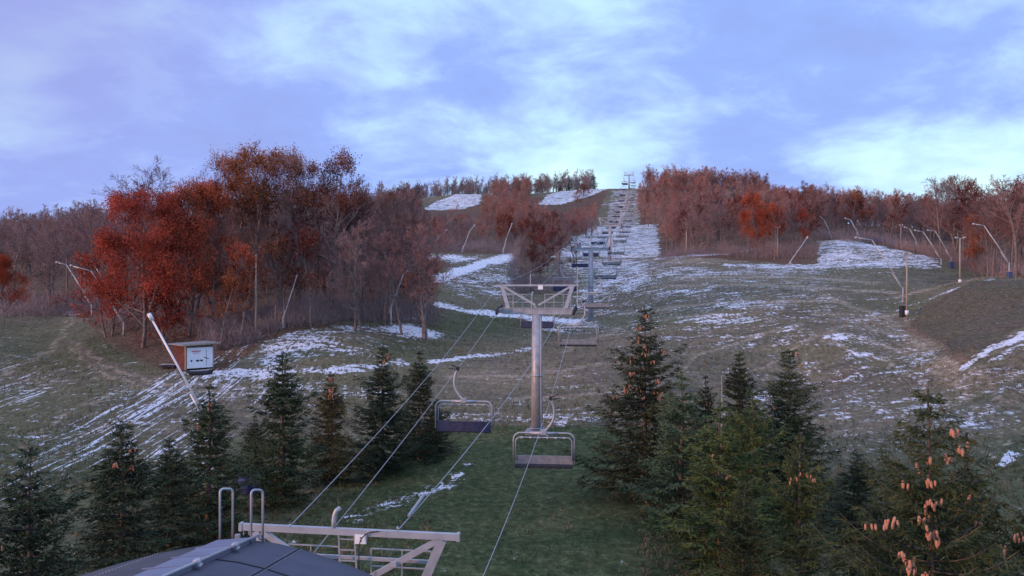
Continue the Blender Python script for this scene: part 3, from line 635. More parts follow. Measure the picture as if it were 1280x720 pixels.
lance(255, 517, [(188, 396)], 62, .085, 'long white straight snow lance leaning left in front of the shed', material=M_lancew, sleeve=.22)
lance(159, 409, [(114, 339), (89, 332)], 106, .07, 'tall bent snow lance at foot of the red maple, nearest of the left cluster')
lance(118, 386, [(83, 331), (71, 328)], 122, .07, 'leftmost bent snow lance at the left wood edge')
lance(118, 364, [(102, 337), (94, 334)], 150, .08, 'short snow lance between two taller ones at left wood edge')
lance(135, 358, [(114, 326), (99, 322)], 125, .06, 'bent snow lance reaching out of the red maple leaves')
lance(352, 405, [(371, 345)], 99, .06, 'straight snow lance at the wood edge behind the snowy mound', sleeve=.3)
lance(487, 391, [(504, 343), (509, 339)], 107, .07, 'straight snow lance leaning right at right end of the bare grove')
lance(505, 321, [(514, 303), (523, 298)], 190, .09, 'small bent snow lance left of the orange bush')
lance(537, 318, [(549, 295), (558, 288)], 200, .10, 'bent snow lance above the orange bush')
lance(577, 317, [(587, 289), (593, 282)], 203, .10, 'bent snow lance at the top of the white track')
lance(629, 315, [(633, 298), (640, 280)], 206, .10, 'upright snow lance right of the top end of the white track')
lance(986, 330, [(1009, 297)], 172, .09, 'straight snow lance leaning right beside the red maple on the right')
lance(1040, 296, [(1030, 275), (1024, 270)], 208, .10, 'bent snow lance at left top of the right snowfield')
lance(1077, 299, [(1063, 275), (1057, 273)], 203, .10, 'bent snow lance behind the middle of the right snowfield')
lance(1133, 366, [(1090, 300), (1070, 297)], 118, .075, 'long bent snow lance beside the nearer lamp post')
lance(1151, 312, [(1137, 286), (1131, 284)], 188, .09, 'bent snow lance at right end of the right snowfield')
lance(1179, 327, [(1154, 290), (1144, 288)], 166, .085, 'bent snow lance left of the blue box at the wood edge')
lance(1191, 325, [(1169, 289), (1160, 288)], 168, .085, 'bent snow lance directly above the blue box')
lance(1265, 333, [(1230, 282), (1217, 280)], 139, .085, 'tall bent snow lance at far right before the woods')

def lamp_post(px, Y, Hh, label, head=.6, band=True, lamps=True, r=.11):
    g = ground(px, Y); t = empty('lamp_post' if lamps else 'wooden_pole', g); tag(t, label, 'lamp post' if lamps else 'pole', 'timber posts on the right slope')
    m = MB(); m.tube([(0, 0, -.3), (0, 0, Hh)], [r * 1.15, r * .8], 10); m.build('post', M_pale_wood, t, True)
    if band: m = MB(); m.tube([(0, 0, .65), (0, 0, 1.15)], r * 1.9, 12); m.build('white_box', M_white, t, True)
    if lamps:
        m = MB(); m.box((0, 0, Hh - .05), (head * 2, .1, .1)); m.build('crossarm', M_galvl, t)
        for s in (-1, 1):
            m = MB(); m.box((s * head * .8, -.12, Hh + .08), (head * .55, .3, .2), bev=.04); m.build('floodlight', M_galvl, t)
    return t
lamp_post(1133.5, 108, 8.0, 'nearer timber lamp post with white box, at the foot of the dark bank', .5)
lamp_post(1200, 148, 8.1, 'taller looking lamp post with white lamp head behind the dark bank', .85, r=.14)
lamp_post(972, 183, 6.4, 'timber lamp post standing before the red maple on the right', .55, False, r=.13)
lamp_post(858, 192, 5.6, 'bare timber pole left of the red maple, at the wood edge', band=False, lamps=False, r=.13)
lamp_post(1126, 195, 5.0, 'short pole in the dark wood right of the snowfield', .4, False, r=.10)
lamp_post(320, 97, 9.0, 'grey pole among the bare trunks behind the snowy mound', band=False, lamps=False, r=.10)

def cabinet(px, Y, sz, material, label):
    g = ground(px, Y); t = empty('valve_cabinet', g); tag(t, label, 'cabinet')
    m = MB(); m.box((0, 0, sz[2] / 2), sz, bev=.06); m.build('box', material, t)
    m = MB(); m.box((0, 0, sz[2] + .03), (sz[0] + .12, sz[1] + .12, .06)); m.build('lid', M_galv, t)
    m = MB(); m.tube([(sz[0] * .7, 0, -.1), (sz[0] * .7, 0, sz[2] * .8), (sz[0] * .4, 0, sz[2] * .8)], .06, 8); m.build('pipe', M_galv, t)
cabinet(1129, 110, (.8, .7, 1.4), M_dark, 'tall black valve cabinet beside the nearer lamp post')
cabinet(1189, 164, (.8, .7, 1.2), M_bluec, 'blue valve cabinet under the two lances at the wood edge')
cabinet(1262, 137.5, (.7, .7, 1.1), M_bluec, 'blue valve cabinet at foot of the far right lance')
# ------------------------------------------------------------------ trees
def tubes_np(segs, n):
    """segs: (p0, p1, r0, r1) -> vertices and quads"""
    a = np.array([s[0] for s in segs]); b = np.array([s[1] for s in segs]); r0 = np.array([s[2] for s in segs]); r1 = np.array([s[3] for s in segs])
    d = b - a; d /= np.linalg.norm(d, axis=1, keepdims=True) + 1e-9
    ref = np.where(np.abs(d[:, 2:3]) > .9, np.array([[1., 0, 0]]), np.array([[0, 0, 1.]])); X = np.cross(ref, d); X /= np.linalg.norm(X, axis=1, keepdims=True); Y = np.cross(d, X)
    an = np.arange(n) * 2 * np.pi / n; ring = X[:, None] * np.cos(an)[None, :, None] + Y[:, None] * np.sin(an)[None, :, None]
    v = np.concatenate([a[:, None] + ring * r0[:, None, None], b[:, None] + ring * r1[:, None, None]], 1)
    j = np.arange(n); f = np.stack([j, (j + 1) % n, n + (j + 1) % n, n + j], 1)
    return v.reshape(-1, 3), (f[None] + (np.arange(len(segs)) * 2 * n)[:, None, None]).reshape(-1, 4)
def ribbons_np(a, b, w, g):
    d = b - a; d /= np.linalg.norm(d, axis=1, keepdims=True) + 1e-9
    s = np.cross(d, g.normal(size=a.shape)); s /= np.linalg.norm(s, axis=1, keepdims=True) + 1e-9; s *= w[:, None] / 2
    v = np.stack([a - s, a + s, b + s * .45, b - s * .45], 1); return v.reshape(-1, 3), np.arange(len(a) * 4).reshape(-1, 4)
def leaves_np(c, size, g):
    n = len(c); u = g.normal(size=(n, 3)); u /= np.linalg.norm(u, axis=1, keepdims=True); w = np.cross(u, g.normal(size=(n, 3))); w /= np.linalg.norm(w, axis=1, keepdims=True)
    s = size * g.uniform(.6, 1.3, n)[:, None]; u = u * s * .5; w = w * s * .36
    v = np.stack([c - u, c - w * .9 + u * .1, c + u, c + w * .9 + u * .1], 1); return v.reshape(-1, 3), np.arange(n * 4).reshape(-1, 4)
def rot_about(d, ang, g):
    p = np.cross(d, g.normal(size=3)); p /= np.linalg.norm(p) + 1e-9; return d * math.cos(ang) + p * math.sin(ang)

def tree_arrays(seed, H, spread=.34, clear=.3, nb=(13, 6, 5, 4), leaf=0, leafsize=.2, leafzone=(0, 1), multi=1, upright=.35, lean=0, twig=.036):
    g = np.random.default_rng(seed); segs = []; fine = []; tips = []
    nl = len(nb)
    def grow(p, d, L, r, lev):
        k = (7, 4, 3, 2, 2)[lev]; pts = [p]; dd = d
        for i in range(k):
            dd = dd + g.normal(size=3) * (.07 if lev == 0 else .17); dd[2] += (.03 if lev == 0 else upright * .30); dd /= np.linalg.norm(dd); pts.append(pts[-1] + dd * L / k)
        rr = [r * (1 - .82 * i / k) for i in range(k + 1)]
        for i in range(k): (segs if lev <= 1 else fine).append((pts[i], pts[i + 1], rr[i], rr[i + 1]))
        if lev < nl:
            m = nb[lev]
            for j in range(m):
                t = (clear + (1 - clear) * ((j + g.uniform(0, .9)) / m) ** .9) if lev == 0 else .25 + .75 * (j + g.uniform(.1, .9)) / m
                t = min(t, .985); x = t * k; i = int(x); q = pts[i] + (pts[i + 1] - pts[i]) * (x - i); dl = pts[i + 1] - pts[i]; dl = dl / np.linalg.norm(dl)
                if lev == 0: lm = H * spread * (1.0 - .55 * max(0, (t - clear) / (1 - clear)) ** 1.6) * g.uniform(.75, 1.15); an = R(g.uniform(38, 68)) * (1 - .3 * t)
                else: lm = L * g.uniform(.42, .66) * (1.1 - .5 * t); an = R(g.uniform(25, 58))
                grow(q, rot_about(dl, an, g), lm, max(rr[i] * .55, .006), lev + 1)
        else: tips.append((pts[-2], pts[-1]))
    for s in range(multi):
        d0 = np.array([g.normal() * (.05 + .12 * (multi > 1)) + lean, g.normal() * (.05 + .12 * (multi > 1)), 1.0]); d0 /= np.linalg.norm(d0)
        grow(np.array([g.normal() * .3 * (multi > 1), g.normal() * .3 * (multi > 1), -.4]), d0, H * .93 * (1 if s == 0 else g.uniform(.75, .95)), H * .0135 / (multi ** .4) + .02, 0)
    tv, tf_ = tubes_np(segs, 6)
    fa = np.array([s[0] for s in fine]); fb = np.array([s[1] for s in fine]); fw = np.array([max(s[2] * 1.8, twig) for s in fine])
    rv, rf = ribbons_np(fa, fb, fw, g)
    lv = np.zeros((0, 3)); lf = np.zeros((0, 4), int)
    if leaf:
        tp = np.array([t[1] for t in tips]); z = tp[:, 2] / H; tp = tp[(z >= leafzone[0]) & (z <= leafzone[1])]
        # leaves gather in clumps: some twigs stay nearly bare
        w = .25 + (np.sin(tp[:, 0] * 1.3 + seed) + np.sin(tp[:, 1] * 1.1 + 2) + np.sin(tp[:, 2] * 1.5 + seed * .7)) ; w = np.clip(w + 1.3, .15, None); w /= w.sum()
        pick = g.choice(len(tp), leaf, p=w); c = tp[pick] + g.normal(size=(leaf, 3)) * (.28 * H / 14)
        lv, lf = leaves_np(c, leafsize, g)
    return (tv, tf_), (rv, rf), (lv, lf)
protos = {}
def proto(key, **kw):
    (tv, tf_), (rv, rf), (lv, lf) = tree_arrays(**kw)
    tm = np_mesh('trunk', tv, tf_, [M_bark], smooth=True)
    cv_ = np.concatenate([rv, lv]); cf = np.concatenate([rf, lf + len(rv)]); mi = np.concatenate([np.zeros(len(rf), int), np.ones(len(lf), int)])
    protos.setdefault(key, []).append((tm, np_mesh('crown', cv_, cf, [M_twig, M_leaf], mi), float(np.percentile(cv_[:, 2], 99.7))))
for s in range(4): proto('bare', seed=10 + s, H=16, spread=(.30, .36, .27, .33)[s], clear=(.35, .28, .45, .3)[s], nb=(16, 7, 6, 5))
proto('bare_wide', seed=21, H=18, spread=.50, clear=.25, nb=(16, 8, 7, 5), upright=.25)
for s in range(2): proto('stems', seed=30 + s, H=12, spread=.26, clear=.22, nb=(12, 6, 5, 4), multi=3)
for s in range(2): proto('brown', seed=40 + s, H=20, spread=(.38, .33)[s], clear=.40, nb=(15, 7, 6, 5), leaf=5200, leafsize=.20, leafzone=(.72, 1.2))
for s in range(3): proto('rust', seed=50 + s, H=13, spread=(.34, .30, .36)[s], clear=.25, nb=(13, 7, 6, 5), leaf=2600, leafsize=.17)
for s in range(2): proto('maple', seed=60 + s, H=16, spread=.46, clear=.13, nb=(24, 8, 6, 4), leaf=36000, leafsize=.185, upright=.1)
for s in range(2): proto('bush', seed=70 + s, H=5, spread=.5, clear=.05, nb=(12, 6, 4), leaf=3500, leafsize=.13, multi=2)
forest = 0
def AT(key, px, Y, ytop, *a, **k): x = (px - 640) / F * Y; return add_tree(key, px, Y, (360 - ytop) / F * Y - hz(x, Y), *a, **k)
def add_tree(key, px, Y, H, colr, label, cat='tree', group=None, variant=None, wide=1.0, name=None, rz=None):
    pv = protos[key]; tm, cm, H0 = pv[variant % len(pv)] if variant is not None else pv[rng.integers(len(pv))]
    x = (px - 640) / F * Y; t = empty(name or {'bare': 'bare_tree', 'bare_wide': 'bare_tree', 'stems': 'bare_tree', 'brown': 'oak_tree', 'rust': 'beech_tree', 'maple': 'maple_tree', 'bush': 'bush'}[key], (x, Y, hz(x, Y)), rng.uniform(0, 6.28) if rz is None else rz)
    s = H / H0; t.scale = (s * wide, s * wide, s)
    a = bpy.data.objects.new('trunk', tm); b = bpy.data.objects.new('crown', cm)
    for o in (a, b): col.objects.link(o); o.parent = t
    b.color = (*colr, 1); tag(t, label, cat, group); return t
RED = (.44, .085, .050); RED2 = (.48, .120, .058); ORG = (.40, .150, .068); BRN = (.30, .130, .078); RUST = (.30, .112, .075); GREY = (1.15, 1.02, 1.02); PINK = (1.25, .90, .86)
# -- trees one can single out
AT('maple', 178, 98, 226, RED, 'big red maple left of the shed, left one of the two', variant=0, wide=1.0)
AT('maple', 236, 101, 216, RED2, 'big red maple right behind the plywood shed', variant=1, wide=.74)
add_tree('bush', 140, 108, 10, RED, 'low red bushy tree at left foot of the red maples', variant=0)
add_tree('bush', 205, 97, 8, (.30, .045, .028), 'dark red bushy tree under the big red maples', variant=1)
AT('bare_wide', 182, 118, 194, (.7, .6, .7), 'wide bare tree whose fan of twigs rises behind the red maples', variant=0, wide=1.05)
AT('brown', 243, 114, 188, ORG, 'orange-brown oak behind red maples, leftmost of the tall oaks', variant=0)
AT('brown', 280, 112, 185, ORG, 'tall orange oak over the shed, left of centre of the grove', variant=1)
AT('brown', 312, 110, 184, (.38, .13, .04), 'tallest orange-brown oak in the middle of the grove', variant=0)
AT('brown', 345, 113, 190, BRN, 'tall brown oak with thin crown, third from right in the grove', variant=1)
AT('brown', 378, 108, 196, BRN, 'tall brown oak with round crown, second from right in the grove', variant=0)
AT('brown', 415, 106, 190, (.22, .075, .045), 'dark brown oak with round crown at right end of the tall grove', variant=1)
add_tree('rust', 300, 95, 11, RED2, 'small red tree between shed and snowy mound', variant=0)
add_tree('rust', 276, 93, 8.5, ORG, 'small orange tree right behind the shed roof', variant=1)
add_tree('rust', 345, 100, 12, BRN, 'small brown leafed beech over the snowy mound', variant=2)
AT('bare_wide', 476, 110, 232, (1.1, .75, .65), 'bare reddish tree with spreading limbs right of the tall grove', variant=0, wide=.8)
AT('bare', 448, 114, 219, (.9, .8, .8), 'bare grey tree between the last oak and the spreading reddish tree', variant=0)
AT('bare', 505, 122, 228, (.9, .8, .8), 'bare grey tree at right end of the left wood', variant=1)
add_tree('rust', 531, 118, 7.5, ORG, 'small orange beech at right end of the left wood edge', variant=1)
add_tree('rust', 515, 113, 6.5, (.40, .12, .04), 'small orange-brown beech left of the curved snow path', variant=0)
add_tree('bush', 541, 165, 4.2, ORG, 'round orange bush beside the white snow track', variant=0, wide=1.5)
add_tree('bush', 522, 160, 3.4, ORG, 'low orange bush left of the round orange bush', variant=1, wide=1.4)
add_tree('maple', 5, 122, 10, (.36, .07, .03), 'dark orange-red maple at the left edge of the picture', variant=1, wide=.8)
add_tree('maple', 945, 186, 14.5, RED2, 'bright red maple on the right slope edge, behind the lamp post', variant=0, wide=.62)
add_tree('rust', 968, 182, 12, RED2, 'red tree with slanting pale trunks right of the bright red maple', variant=0)
add_tree('rust', 1000, 184, 11, RED, 'dark red tree at left end of the right snowfield', variant=2)
add_tree('rust', 1062, 212, 12, ORG, 'orange-brown slender tree behind the right snowfield', variant=1)
add_tree('maple', 1222, 158, 11, (.40, .11, .035), 'orange tree behind the taller lamp post', variant=1, wide=.55)
add_tree('bare_wide', 1235, 150, 16, (.7, .62, .68), 'dark bare tree with spreading limbs right of the orange tree', variant=0, wide=.7)
add_tree('bare_wide', 814, 470, 15, (.6, .5, .55), 'dark wide bare tree just right of the topmost lift tower', variant=0, wide=.8)
add_tree('bare_wide', 1030, 330, 15, (.6, .5, .55), 'dark bare tree rising over the right ridge', variant=0, wide=.9)
add_tree('bush', 730, 470, 7, RUST, 'rust coloured bush under the upper right snow patch', variant=0, wide=1.4)
add_tree('rust', 722, 420, 11, ORG, 'orange-brown tree below the upper snow patch left of the lift', variant=0)
for px, Y, Hs in ((700, 545, 5), (712, 540, 6.5), (722, 545, 6), (735, 540, 5.5), (744, 545, 6.5)): pass
# -- the woods
stand = []
def blocks(px, Y, z, H):
    if Y > 500: return False
    w = F * H * .18 / Y
    return any(inpoly(px + dx, 360 - F * (z + H * k) / Y, c) for c in clearings for k in (0, .3, .6, .95) for dx in (-w, w))
def inpoly(x, y, pts):
    c = False; n = len(pts)
    for i in range(n):
        (x0, y0), (x1, y1) = pts[i], pts[(i + 1) % n]
        if (y0 > y) != (y1 > y) and x < (x1 - x0) * (y - y0) / (y1 - y0) + x0: c = not c
    return c
clearings = [[(526, 264), (540, 250), (570, 240), (604, 236), (604, 262)], [(664, 258), (682, 240), (712, 233), (790, 232), (790, 240), (735, 248), (700, 258)]]
def region(n, f_px, f_Y, Hr, kinds, name):
    for _ in range(n * 3):
        if n <= 0: break
        Y = f_Y(rng.random()); lo, hi = f_px(Y); px = rng.uniform(lo, hi); x = (px - 640) / F * Y
        mind = 1.6 + Y * .006
        if any(abs(q[0] - x) < mind and abs(q[1] - Y) < mind for q in stand[-400:]): continue
        H_ = rng.uniform(*Hr)
        if blocks(px, Y, hz(x, Y), H_): continue
        stand.append((x, Y, H_, kinds, name, px)); n -= 1
KG = [('bare', .66), ('stems', .28), ('brown', .02), ('rust', .04)]; KR = [('rust', .42), ('stems', .26), ('bare', .32)]; KB = [('bare', .8), ('stems', .2)]
lg = 'trees of the left wood'; 
region(58, lambda Y: (255, 545) if Y < 125 else (100, 520), lambda t: 100 + 75 * t ** 1.4, (12, 17.5), KG, 'left grove')
region(28, lambda Y: (-60, 130), lambda t: 130 + 90 * t, (10, 14), KB, 'left edge')
region(26, lambda Y: (650, 722), lambda t: 152 + 130 * t, (6, 10.5), KR, 'lift thicket')
region(22, lambda Y: (520, 690), lambda t: 212 + 50 * t, (6, 11), KR, 'top of track')
region(42, lambda Y: (826, 1022), lambda t: 194 + 60 * t, (9, 14), KR, 'right centre')
region(26, lambda Y: (1018, 1180), lambda t: 214 + 50 * t, (9, 12.5), KB + [('rust', .3)], 'behind snowfield')
region(38, lambda Y: (1165 if Y > 168 else 1235, 1330), lambda t: 143 + 80 * t, (12, 17.5), KR + [('bare', .4)], 'far right')
desc = {'left grove': 'in the grove behind the snowy mound', 'left edge': 'at the left wood edge behind the bent lances', 'lift thicket': 'in the thicket just left of the lift line', 'top of track': 'in the wood above the white snow track',
        'right centre': 'in the wood right of the snowy headwall', 'behind snowfield': 'in the dark wood behind the right snowfield', 'far right': 'in the wood at the far right'}
kd = {'bare': 'bare grey deciduous tree', 'stems': 'slender bare tree with several stems', 'brown': 'tall tree with sparse brown leaves', 'rust': 'tree with thin rust coloured leaves'}
for x, Y, H, kinds, nm, px in stand:
    w = np.array([k[1] for k in kinds]); k = kinds[rng.choice(len(kinds), p=w / w.sum())][0]
    c = {'bare': (GREY, PINK, (.8, .72, .78), (1.3, 1.1, 1.05))[rng.integers(4)], 'stems': (GREY, PINK)[rng.integers(2)], 'brown': BRN, 'rust': (RUST, BRN, (.30, .085, .055), (.24, .080, .065))[rng.integers(4)]}[k]
    if k == 'brown': H *= 1.15
    add_tree(k, px, Y, H, c, kd[k] + ' ' + desc[nm], group='trees ' + desc[nm])
# -- distant wood covering the upper hill: one object, nobody could count it
low = []
for s in range(6):
    lf = (0, 0, 500, 800, 420, 0)[s]
    low.append(tree_arrays(seed=80 + s, H=11.5, spread=.28, clear=.10, nb=(15, 7, 6), twig=.065, leaf=lf, leafsize=.30, multi=1 + (s % 2)))
def woodland(spots, name, label):
    vs_, fs, mi = [], [], []; off = 0
    for x, y, z, H, kk, cm in spots:
        (tv, tf_), (rv, rf), (lv, lf) = low[kk]; a = rng.uniform(0, 6.28); ca, sa = math.cos(a), math.sin(a); s = H / 12
        for v, f, m in ((tv, tf_, 0), (rv, rf, cm), (lv, lf, 3 + (cm + kk) % 3)):
            if not len(v): continue
            w = np.stack([v[:, 0] * ca - v[:, 1] * sa, v[:, 0] * sa + v[:, 1] * ca, v[:, 2]], 1) * s + (x, y, z)
            if m in (1, 2):      # keep far twigs wide enough to be caught by the sampling
                q = w.reshape(-1, 4, 3); c = q.mean(1, keepdims=True)
            vs_.append(w); fs.append(f + off); mi.append(np.full(len(f), m)); off += len(v)
    me = np_mesh(name, np.concatenate(vs_), np.concatenate(fs), [M_bark, M_twg, M_twp, M_lf1, M_lf2, M_lf3], np.concatenate(mi))
    o = bpy.data.objects.new(name, me); col.objects.link(o); tag(o, label, 'woodland', kind='stuff'); return o
M_twg = mat('far_twig_grey', (0.27, 0.205, 0.195), .95, 0, .3, .05); M_twp = mat('far_twig_red', (0.34, 0.205, 0.172), .95, 0, .3, .05)
M_lf1 = mat('far_leaf_rust', (.32, .125, .088), .85, 0, .4, .05, transl=.25); M_lf2 = mat('far_leaf_brown', (.28, .12, .082), .85, 0, .4, .05, transl=.25); M_lf3 = mat('far_leaf_red', (.36, .110, .075), .85, 0, .4, .05, transl=.25)
spots = []
def fill(n, plo, phi, y0, y1, Hr, red, pw=1.0):
    for _ in range(n):
        Y = y0 + (y1 - y0) * rng.random() ** pw; px = rng.uniform(plo(Y), phi(Y)); x = (px - 640) / F * Y; z = hz(x, Y); py = 360 - F * z / Y; H = rng.uniform(*Hr)
        if blocks(px, Y, z, H * 1.15): continue
        r = rng.random(); kk = rng.choice([2, 3, 4]) if r < red else rng.choice([0, 1, 5]); spots.append((x, Y, z, H, int(kk), 1 + int(rng.random() < red)))
k1 = lambda v: (lambda Y: v)
fill(110, lambda Y: 130, lambda Y: 515, 128, 172, (8, 13), .15); fill(200, k1(-150), k1(520), 170, 300, (10, 14), .12); fill(260, k1(-150), k1(480), 290, 440, (9, 12), .2)
fill(190, k1(515), k1(612), 216, 400, (4.2, 7.2), .6); fill(120, k1(640), k1(745), 285, 440, (5, 8), .7); fill(110, k1(806), k1(960), 400, 490, (12, 16), .6); fill(200, k1(500), k1(690), 250, 430, (9, 12.5), .75); fill(90, k1(690), k1(742), 285, 440, (8, 11), .8); fill(50, k1(590), k1(680), 420, 490, (9, 13), .8)
fill(240, k1(430), k1(742), 505, 560, (9, 14), 0.0)
fill(330, lambda Y: 826 if Y < 330 else 803, k1(1040), 240, 480, (9, 13), .62)
fill(480, k1(1020), k1(1420), 225, 480, (9, 13.5), .55)
woodland(spots, 'distant_woodland', 'rust and grey woodland covering the upper hill')
# -- small dark firs on the skyline are built with the spruces below
# undergrowth along the wood edges
def undergrowth():
    g = rng; A_, B_ = [], []
    segs = [((255, 92), (330, 96)), ((330, 98), (420, 104)), ((420, 106), (545, 112)), ((130, 116), (250, 100)), ((0, 128), (130, 129)), ((825, 193), (1020, 180)), ((1020, 208), (1110, 200)), ((1110, 198), (1190, 168)), ((1190, 166), (1290, 140)), ((500, 205), (640, 207)), ((640, 160), (715, 158)), ((640, 165), (650, 230)), ((700, 160), (690, 280))]
    for (p0, y0), (p1, y1) in segs:
        n = int(abs(p1 - p0) * 16) + 500
        t = g.random(n); Y = y0 + (y1 - y0) * t + g.uniform(-1, 16, n); px = p0 + (p1 - p0) * t; x = (px - 640) / F * Y + g.normal(size=n) * .5; z = height(x, Y)
        a = np.stack([x, Y, z - .1], 1); h = .3 + (1.2 + 1.1 * np.sin(x * .7) + .7 * np.sin(x * 1.9 + Y)).clip(.2, 3) * g.random(n) + 1.5 * g.random(n) ** 4; b = a + np.stack([g.normal(size=n) * .35, g.normal(size=n) * .3, h], 1); A_.append(a); B_.append(b)
        for _ in range(3):
            q = a + (b - a) * g.uniform(.3, .9, n)[:, None]; A_.append(q); B_.append(q + np.stack([g.normal(size=n) * .35, g.normal(size=n) * .3, g.uniform(.1, .8, n)], 1))
    a = np.concatenate(A_); b = np.concatenate(B_); v, f = ribbons_np(a, b, np.full(len(a), .035), g)
    o = bpy.data.objects.new('undergrowth', np_mesh('undergrowth', v, f, [M_twg])); col.objects.link(o); tag(o, 'tangled brown undergrowth along the edges of the woods', 'undergrowth', kind='stuff')
undergrowth()

# ------------------------------------------------------------------ spruces
def spruce_arrays(seed, H, Rb, dens=1.0, droop=.35, fluff=1.0, gap=.26, thin=.10, tw=.055):
    g = np.random.default_rng(seed); seg = []; A_, B_, W_ = [], [], []
    k = 10; tp = [np.array([math.sin(i * .9 + seed) * .03, math.cos(i * .7 + seed) * .03, -.3 + (H + .3) * i / k]) for i in range(k + 1)]
    for i in range(k): seg.append((tp[i], tp[i + 1], (.014 * H + .02) * (1 - i / k) + .012, (.014 * H + .02) * (1 - (i + 1) / k) + .012))
    brs = []; z = H * .07
    while z < H * .985:
        t = z / H; nb = int(g.integers(5, 9)) if t < .82 else int(g.integers(4, 6))
        a0 = g.uniform(0, 6.28)
        Lz = Rb * 1.22 * (1 - t) ** .92 * (.62 + .38 * min(1, t / .22)) + .07
        lump = 1 + .24 * math.sin(z * 2.3 + seed) + .10 * math.sin(z * 5.1)
        for j in range(nb):
            an = a0 + j * 6.283 / nb + g.uniform(-.3, .3); L = Lz * lump * g.uniform(.55, 1.25) * (1 + .18 * math.sin(an * 2 + seed))
            if g.random() < thin: continue
            brs.append((z + g.uniform(-.08, .08), an, L, t))
        z += gap * g.uniform(.7, 1.2) * (1.0 if t < .82 else 1.45)
    out = []
    for z, an, L, t in brs:
        n = max(3, int(L / .22)); u = np.array([math.cos(an), math.sin(an), 0]); s = np.array([-u[1], u[0], 0])
        el = .75 * t - .28 * (1 - t); pts = []; p = np.array([0, 0, z]) + tp[0] * 0
        for i in range(n + 1):
            q = i / n; pts.append(p + u * L * q + np.array([0, 0, L * (el * q - droop * (1 - t * .8) * math.sin(q * 2.4) * .55 + .16 * q ** 3)]) + s * .06 * math.sin(q * 3 + an))
        for i in range(n): seg.append((pts[i], pts[i + 1], .016 * (1 - i / n) * (L / 1.5) + .005, .016 * (1 - (i + 1) / n) * (L / 1.5) + .005))
        out.append((pts, t, L)); pts = np.array(pts)
        m = int(L / (.050 if t < .85 else .075) * dens) + 4; q = np.sort(g.uniform(.10, 1, m)); x = q * n; i = np.minimum(x.astype(int), n - 1); base = pts[i] + (pts[i + 1] - pts[i]) * (x - i)[:, None]
        sl = (.12 + .36 * L / 1.6 * np.sin(np.clip(q, 0, 1) * 2.7) ** .8) * g.uniform(.6, 1.25, m); side = np.where(np.arange(m) % 2 == 0, 1, -1)
        dirv = u[None] * .75 + s[None] * side[:, None] * g.uniform(.6, 1.1, m)[:, None] + np.array([0, 0, 1.])[None] * (g.uniform(-.75, .15, m) * fluff * (1 - .5 * t))[:, None]
        dirv /= np.linalg.norm(dirv, axis=1, keepdims=True); e = base + dirv * sl[:, None]
        A_.append(base); B_.append(e); W_.append(np.full(m, tw))
        for rep in range(4):                              # short needle brushes off every side twig
            w = g.uniform(.15, 1, m)[:, None]; c = base + (e - base) * w; dd = dirv + g.normal(size=(m, 3)) * .75; dd[:, 2] -= .25 * (1 - t); dd /= np.linalg.norm(dd, axis=1, keepdims=True)
            A_.append(c); B_.append(c + dd * g.uniform(.07, .20, m)[:, None]); W_.append(np.full(m, tw * .8))
        A_.append(pts[:-1]); B_.append(pts[1:] + (pts[1:] - pts[:-1]) * .3); W_.append(np.full(n, tw))
    nt_ = 46; zt = g.uniform(H * .90, H * 1.005, nt_); a = np.stack([np.zeros(nt_), np.zeros(nt_), zt], 1); an = g.uniform(0, 6.28, nt_)
    A_.append(a); B_.append(a + np.stack([np.cos(an) * .08, np.sin(an) * .08, np.full(nt_, .09)], 1)); W_.append(np.full(nt_, tw * .7))
    a = np.concatenate(A_); b = np.concatenate(B_); w = np.concatenate(W_)
    d = b - a; d /= np.linalg.norm(d, axis=1, keepdims=True) + 1e-9; s = np.cross(d, g.normal(size=a.shape)); s /= np.linalg.norm(s, axis=1, keepdims=True) + 1e-9; s *= w[:, None] * .5
    mid = a + (b - a) * .4; v = np.stack([a, mid - s, b, mid + s], 1)
    tv, tf_ = tubes_np(seg, 5); return (tv, tf_), (v.reshape(-1, 3), np.arange(len(a) * 4).reshape(-1, 4)), out
def cone_mesh():
    m = MB(); n = 7; prof = [(0, .0), (.018, -.012), (.026, -.05), (.025, -.10), (.017, -.145), (.0, -.165)]; vs_ = []; fs = []
    for i, (r, z) in enumerate(prof):
        for j in range(n): a = 6.283 * (j + .5 * (i % 2)) / n; vs_.append((r * math.cos(a), r * math.sin(a), z))
    for i in range(len(prof) - 1):
        for j in range(n): fs.append((i * n + j, i * n + (j + 1) % n, (i + 1) * n + (j + 1) % n, (i + 1) * n + j))
    m.add(vs_, fs); o = m.build('cone', M_cone, None, False); me = o.data; bpy.data.objects.remove(o); return me
CONE = cone_mesh()
sp = []
def sproto(**kw): (tv, tf_), (nv, nf), br = spruce_arrays(**kw); sp.append((np_mesh('trunk', tv, tf_, [M_spbark], smooth=True), np_mesh('crown', nv, nf, [M_needle]), kw['H'], kw['Rb'], br))
sproto(seed=1, H=8, Rb=1.9); sproto(seed=2, H=8, Rb=1.6, droop=.45); sproto(seed=3, H=11, Rb=2.5, dens=.95); sproto(seed=4, H=6.5, Rb=1.6, gap=.3, droop=.15, fluff=.5)
sproto(seed=5, H=11, Rb=2.6, dens=1.5, droop=.5, fluff=1.2, tw=.036, gap=.21, thin=.02)
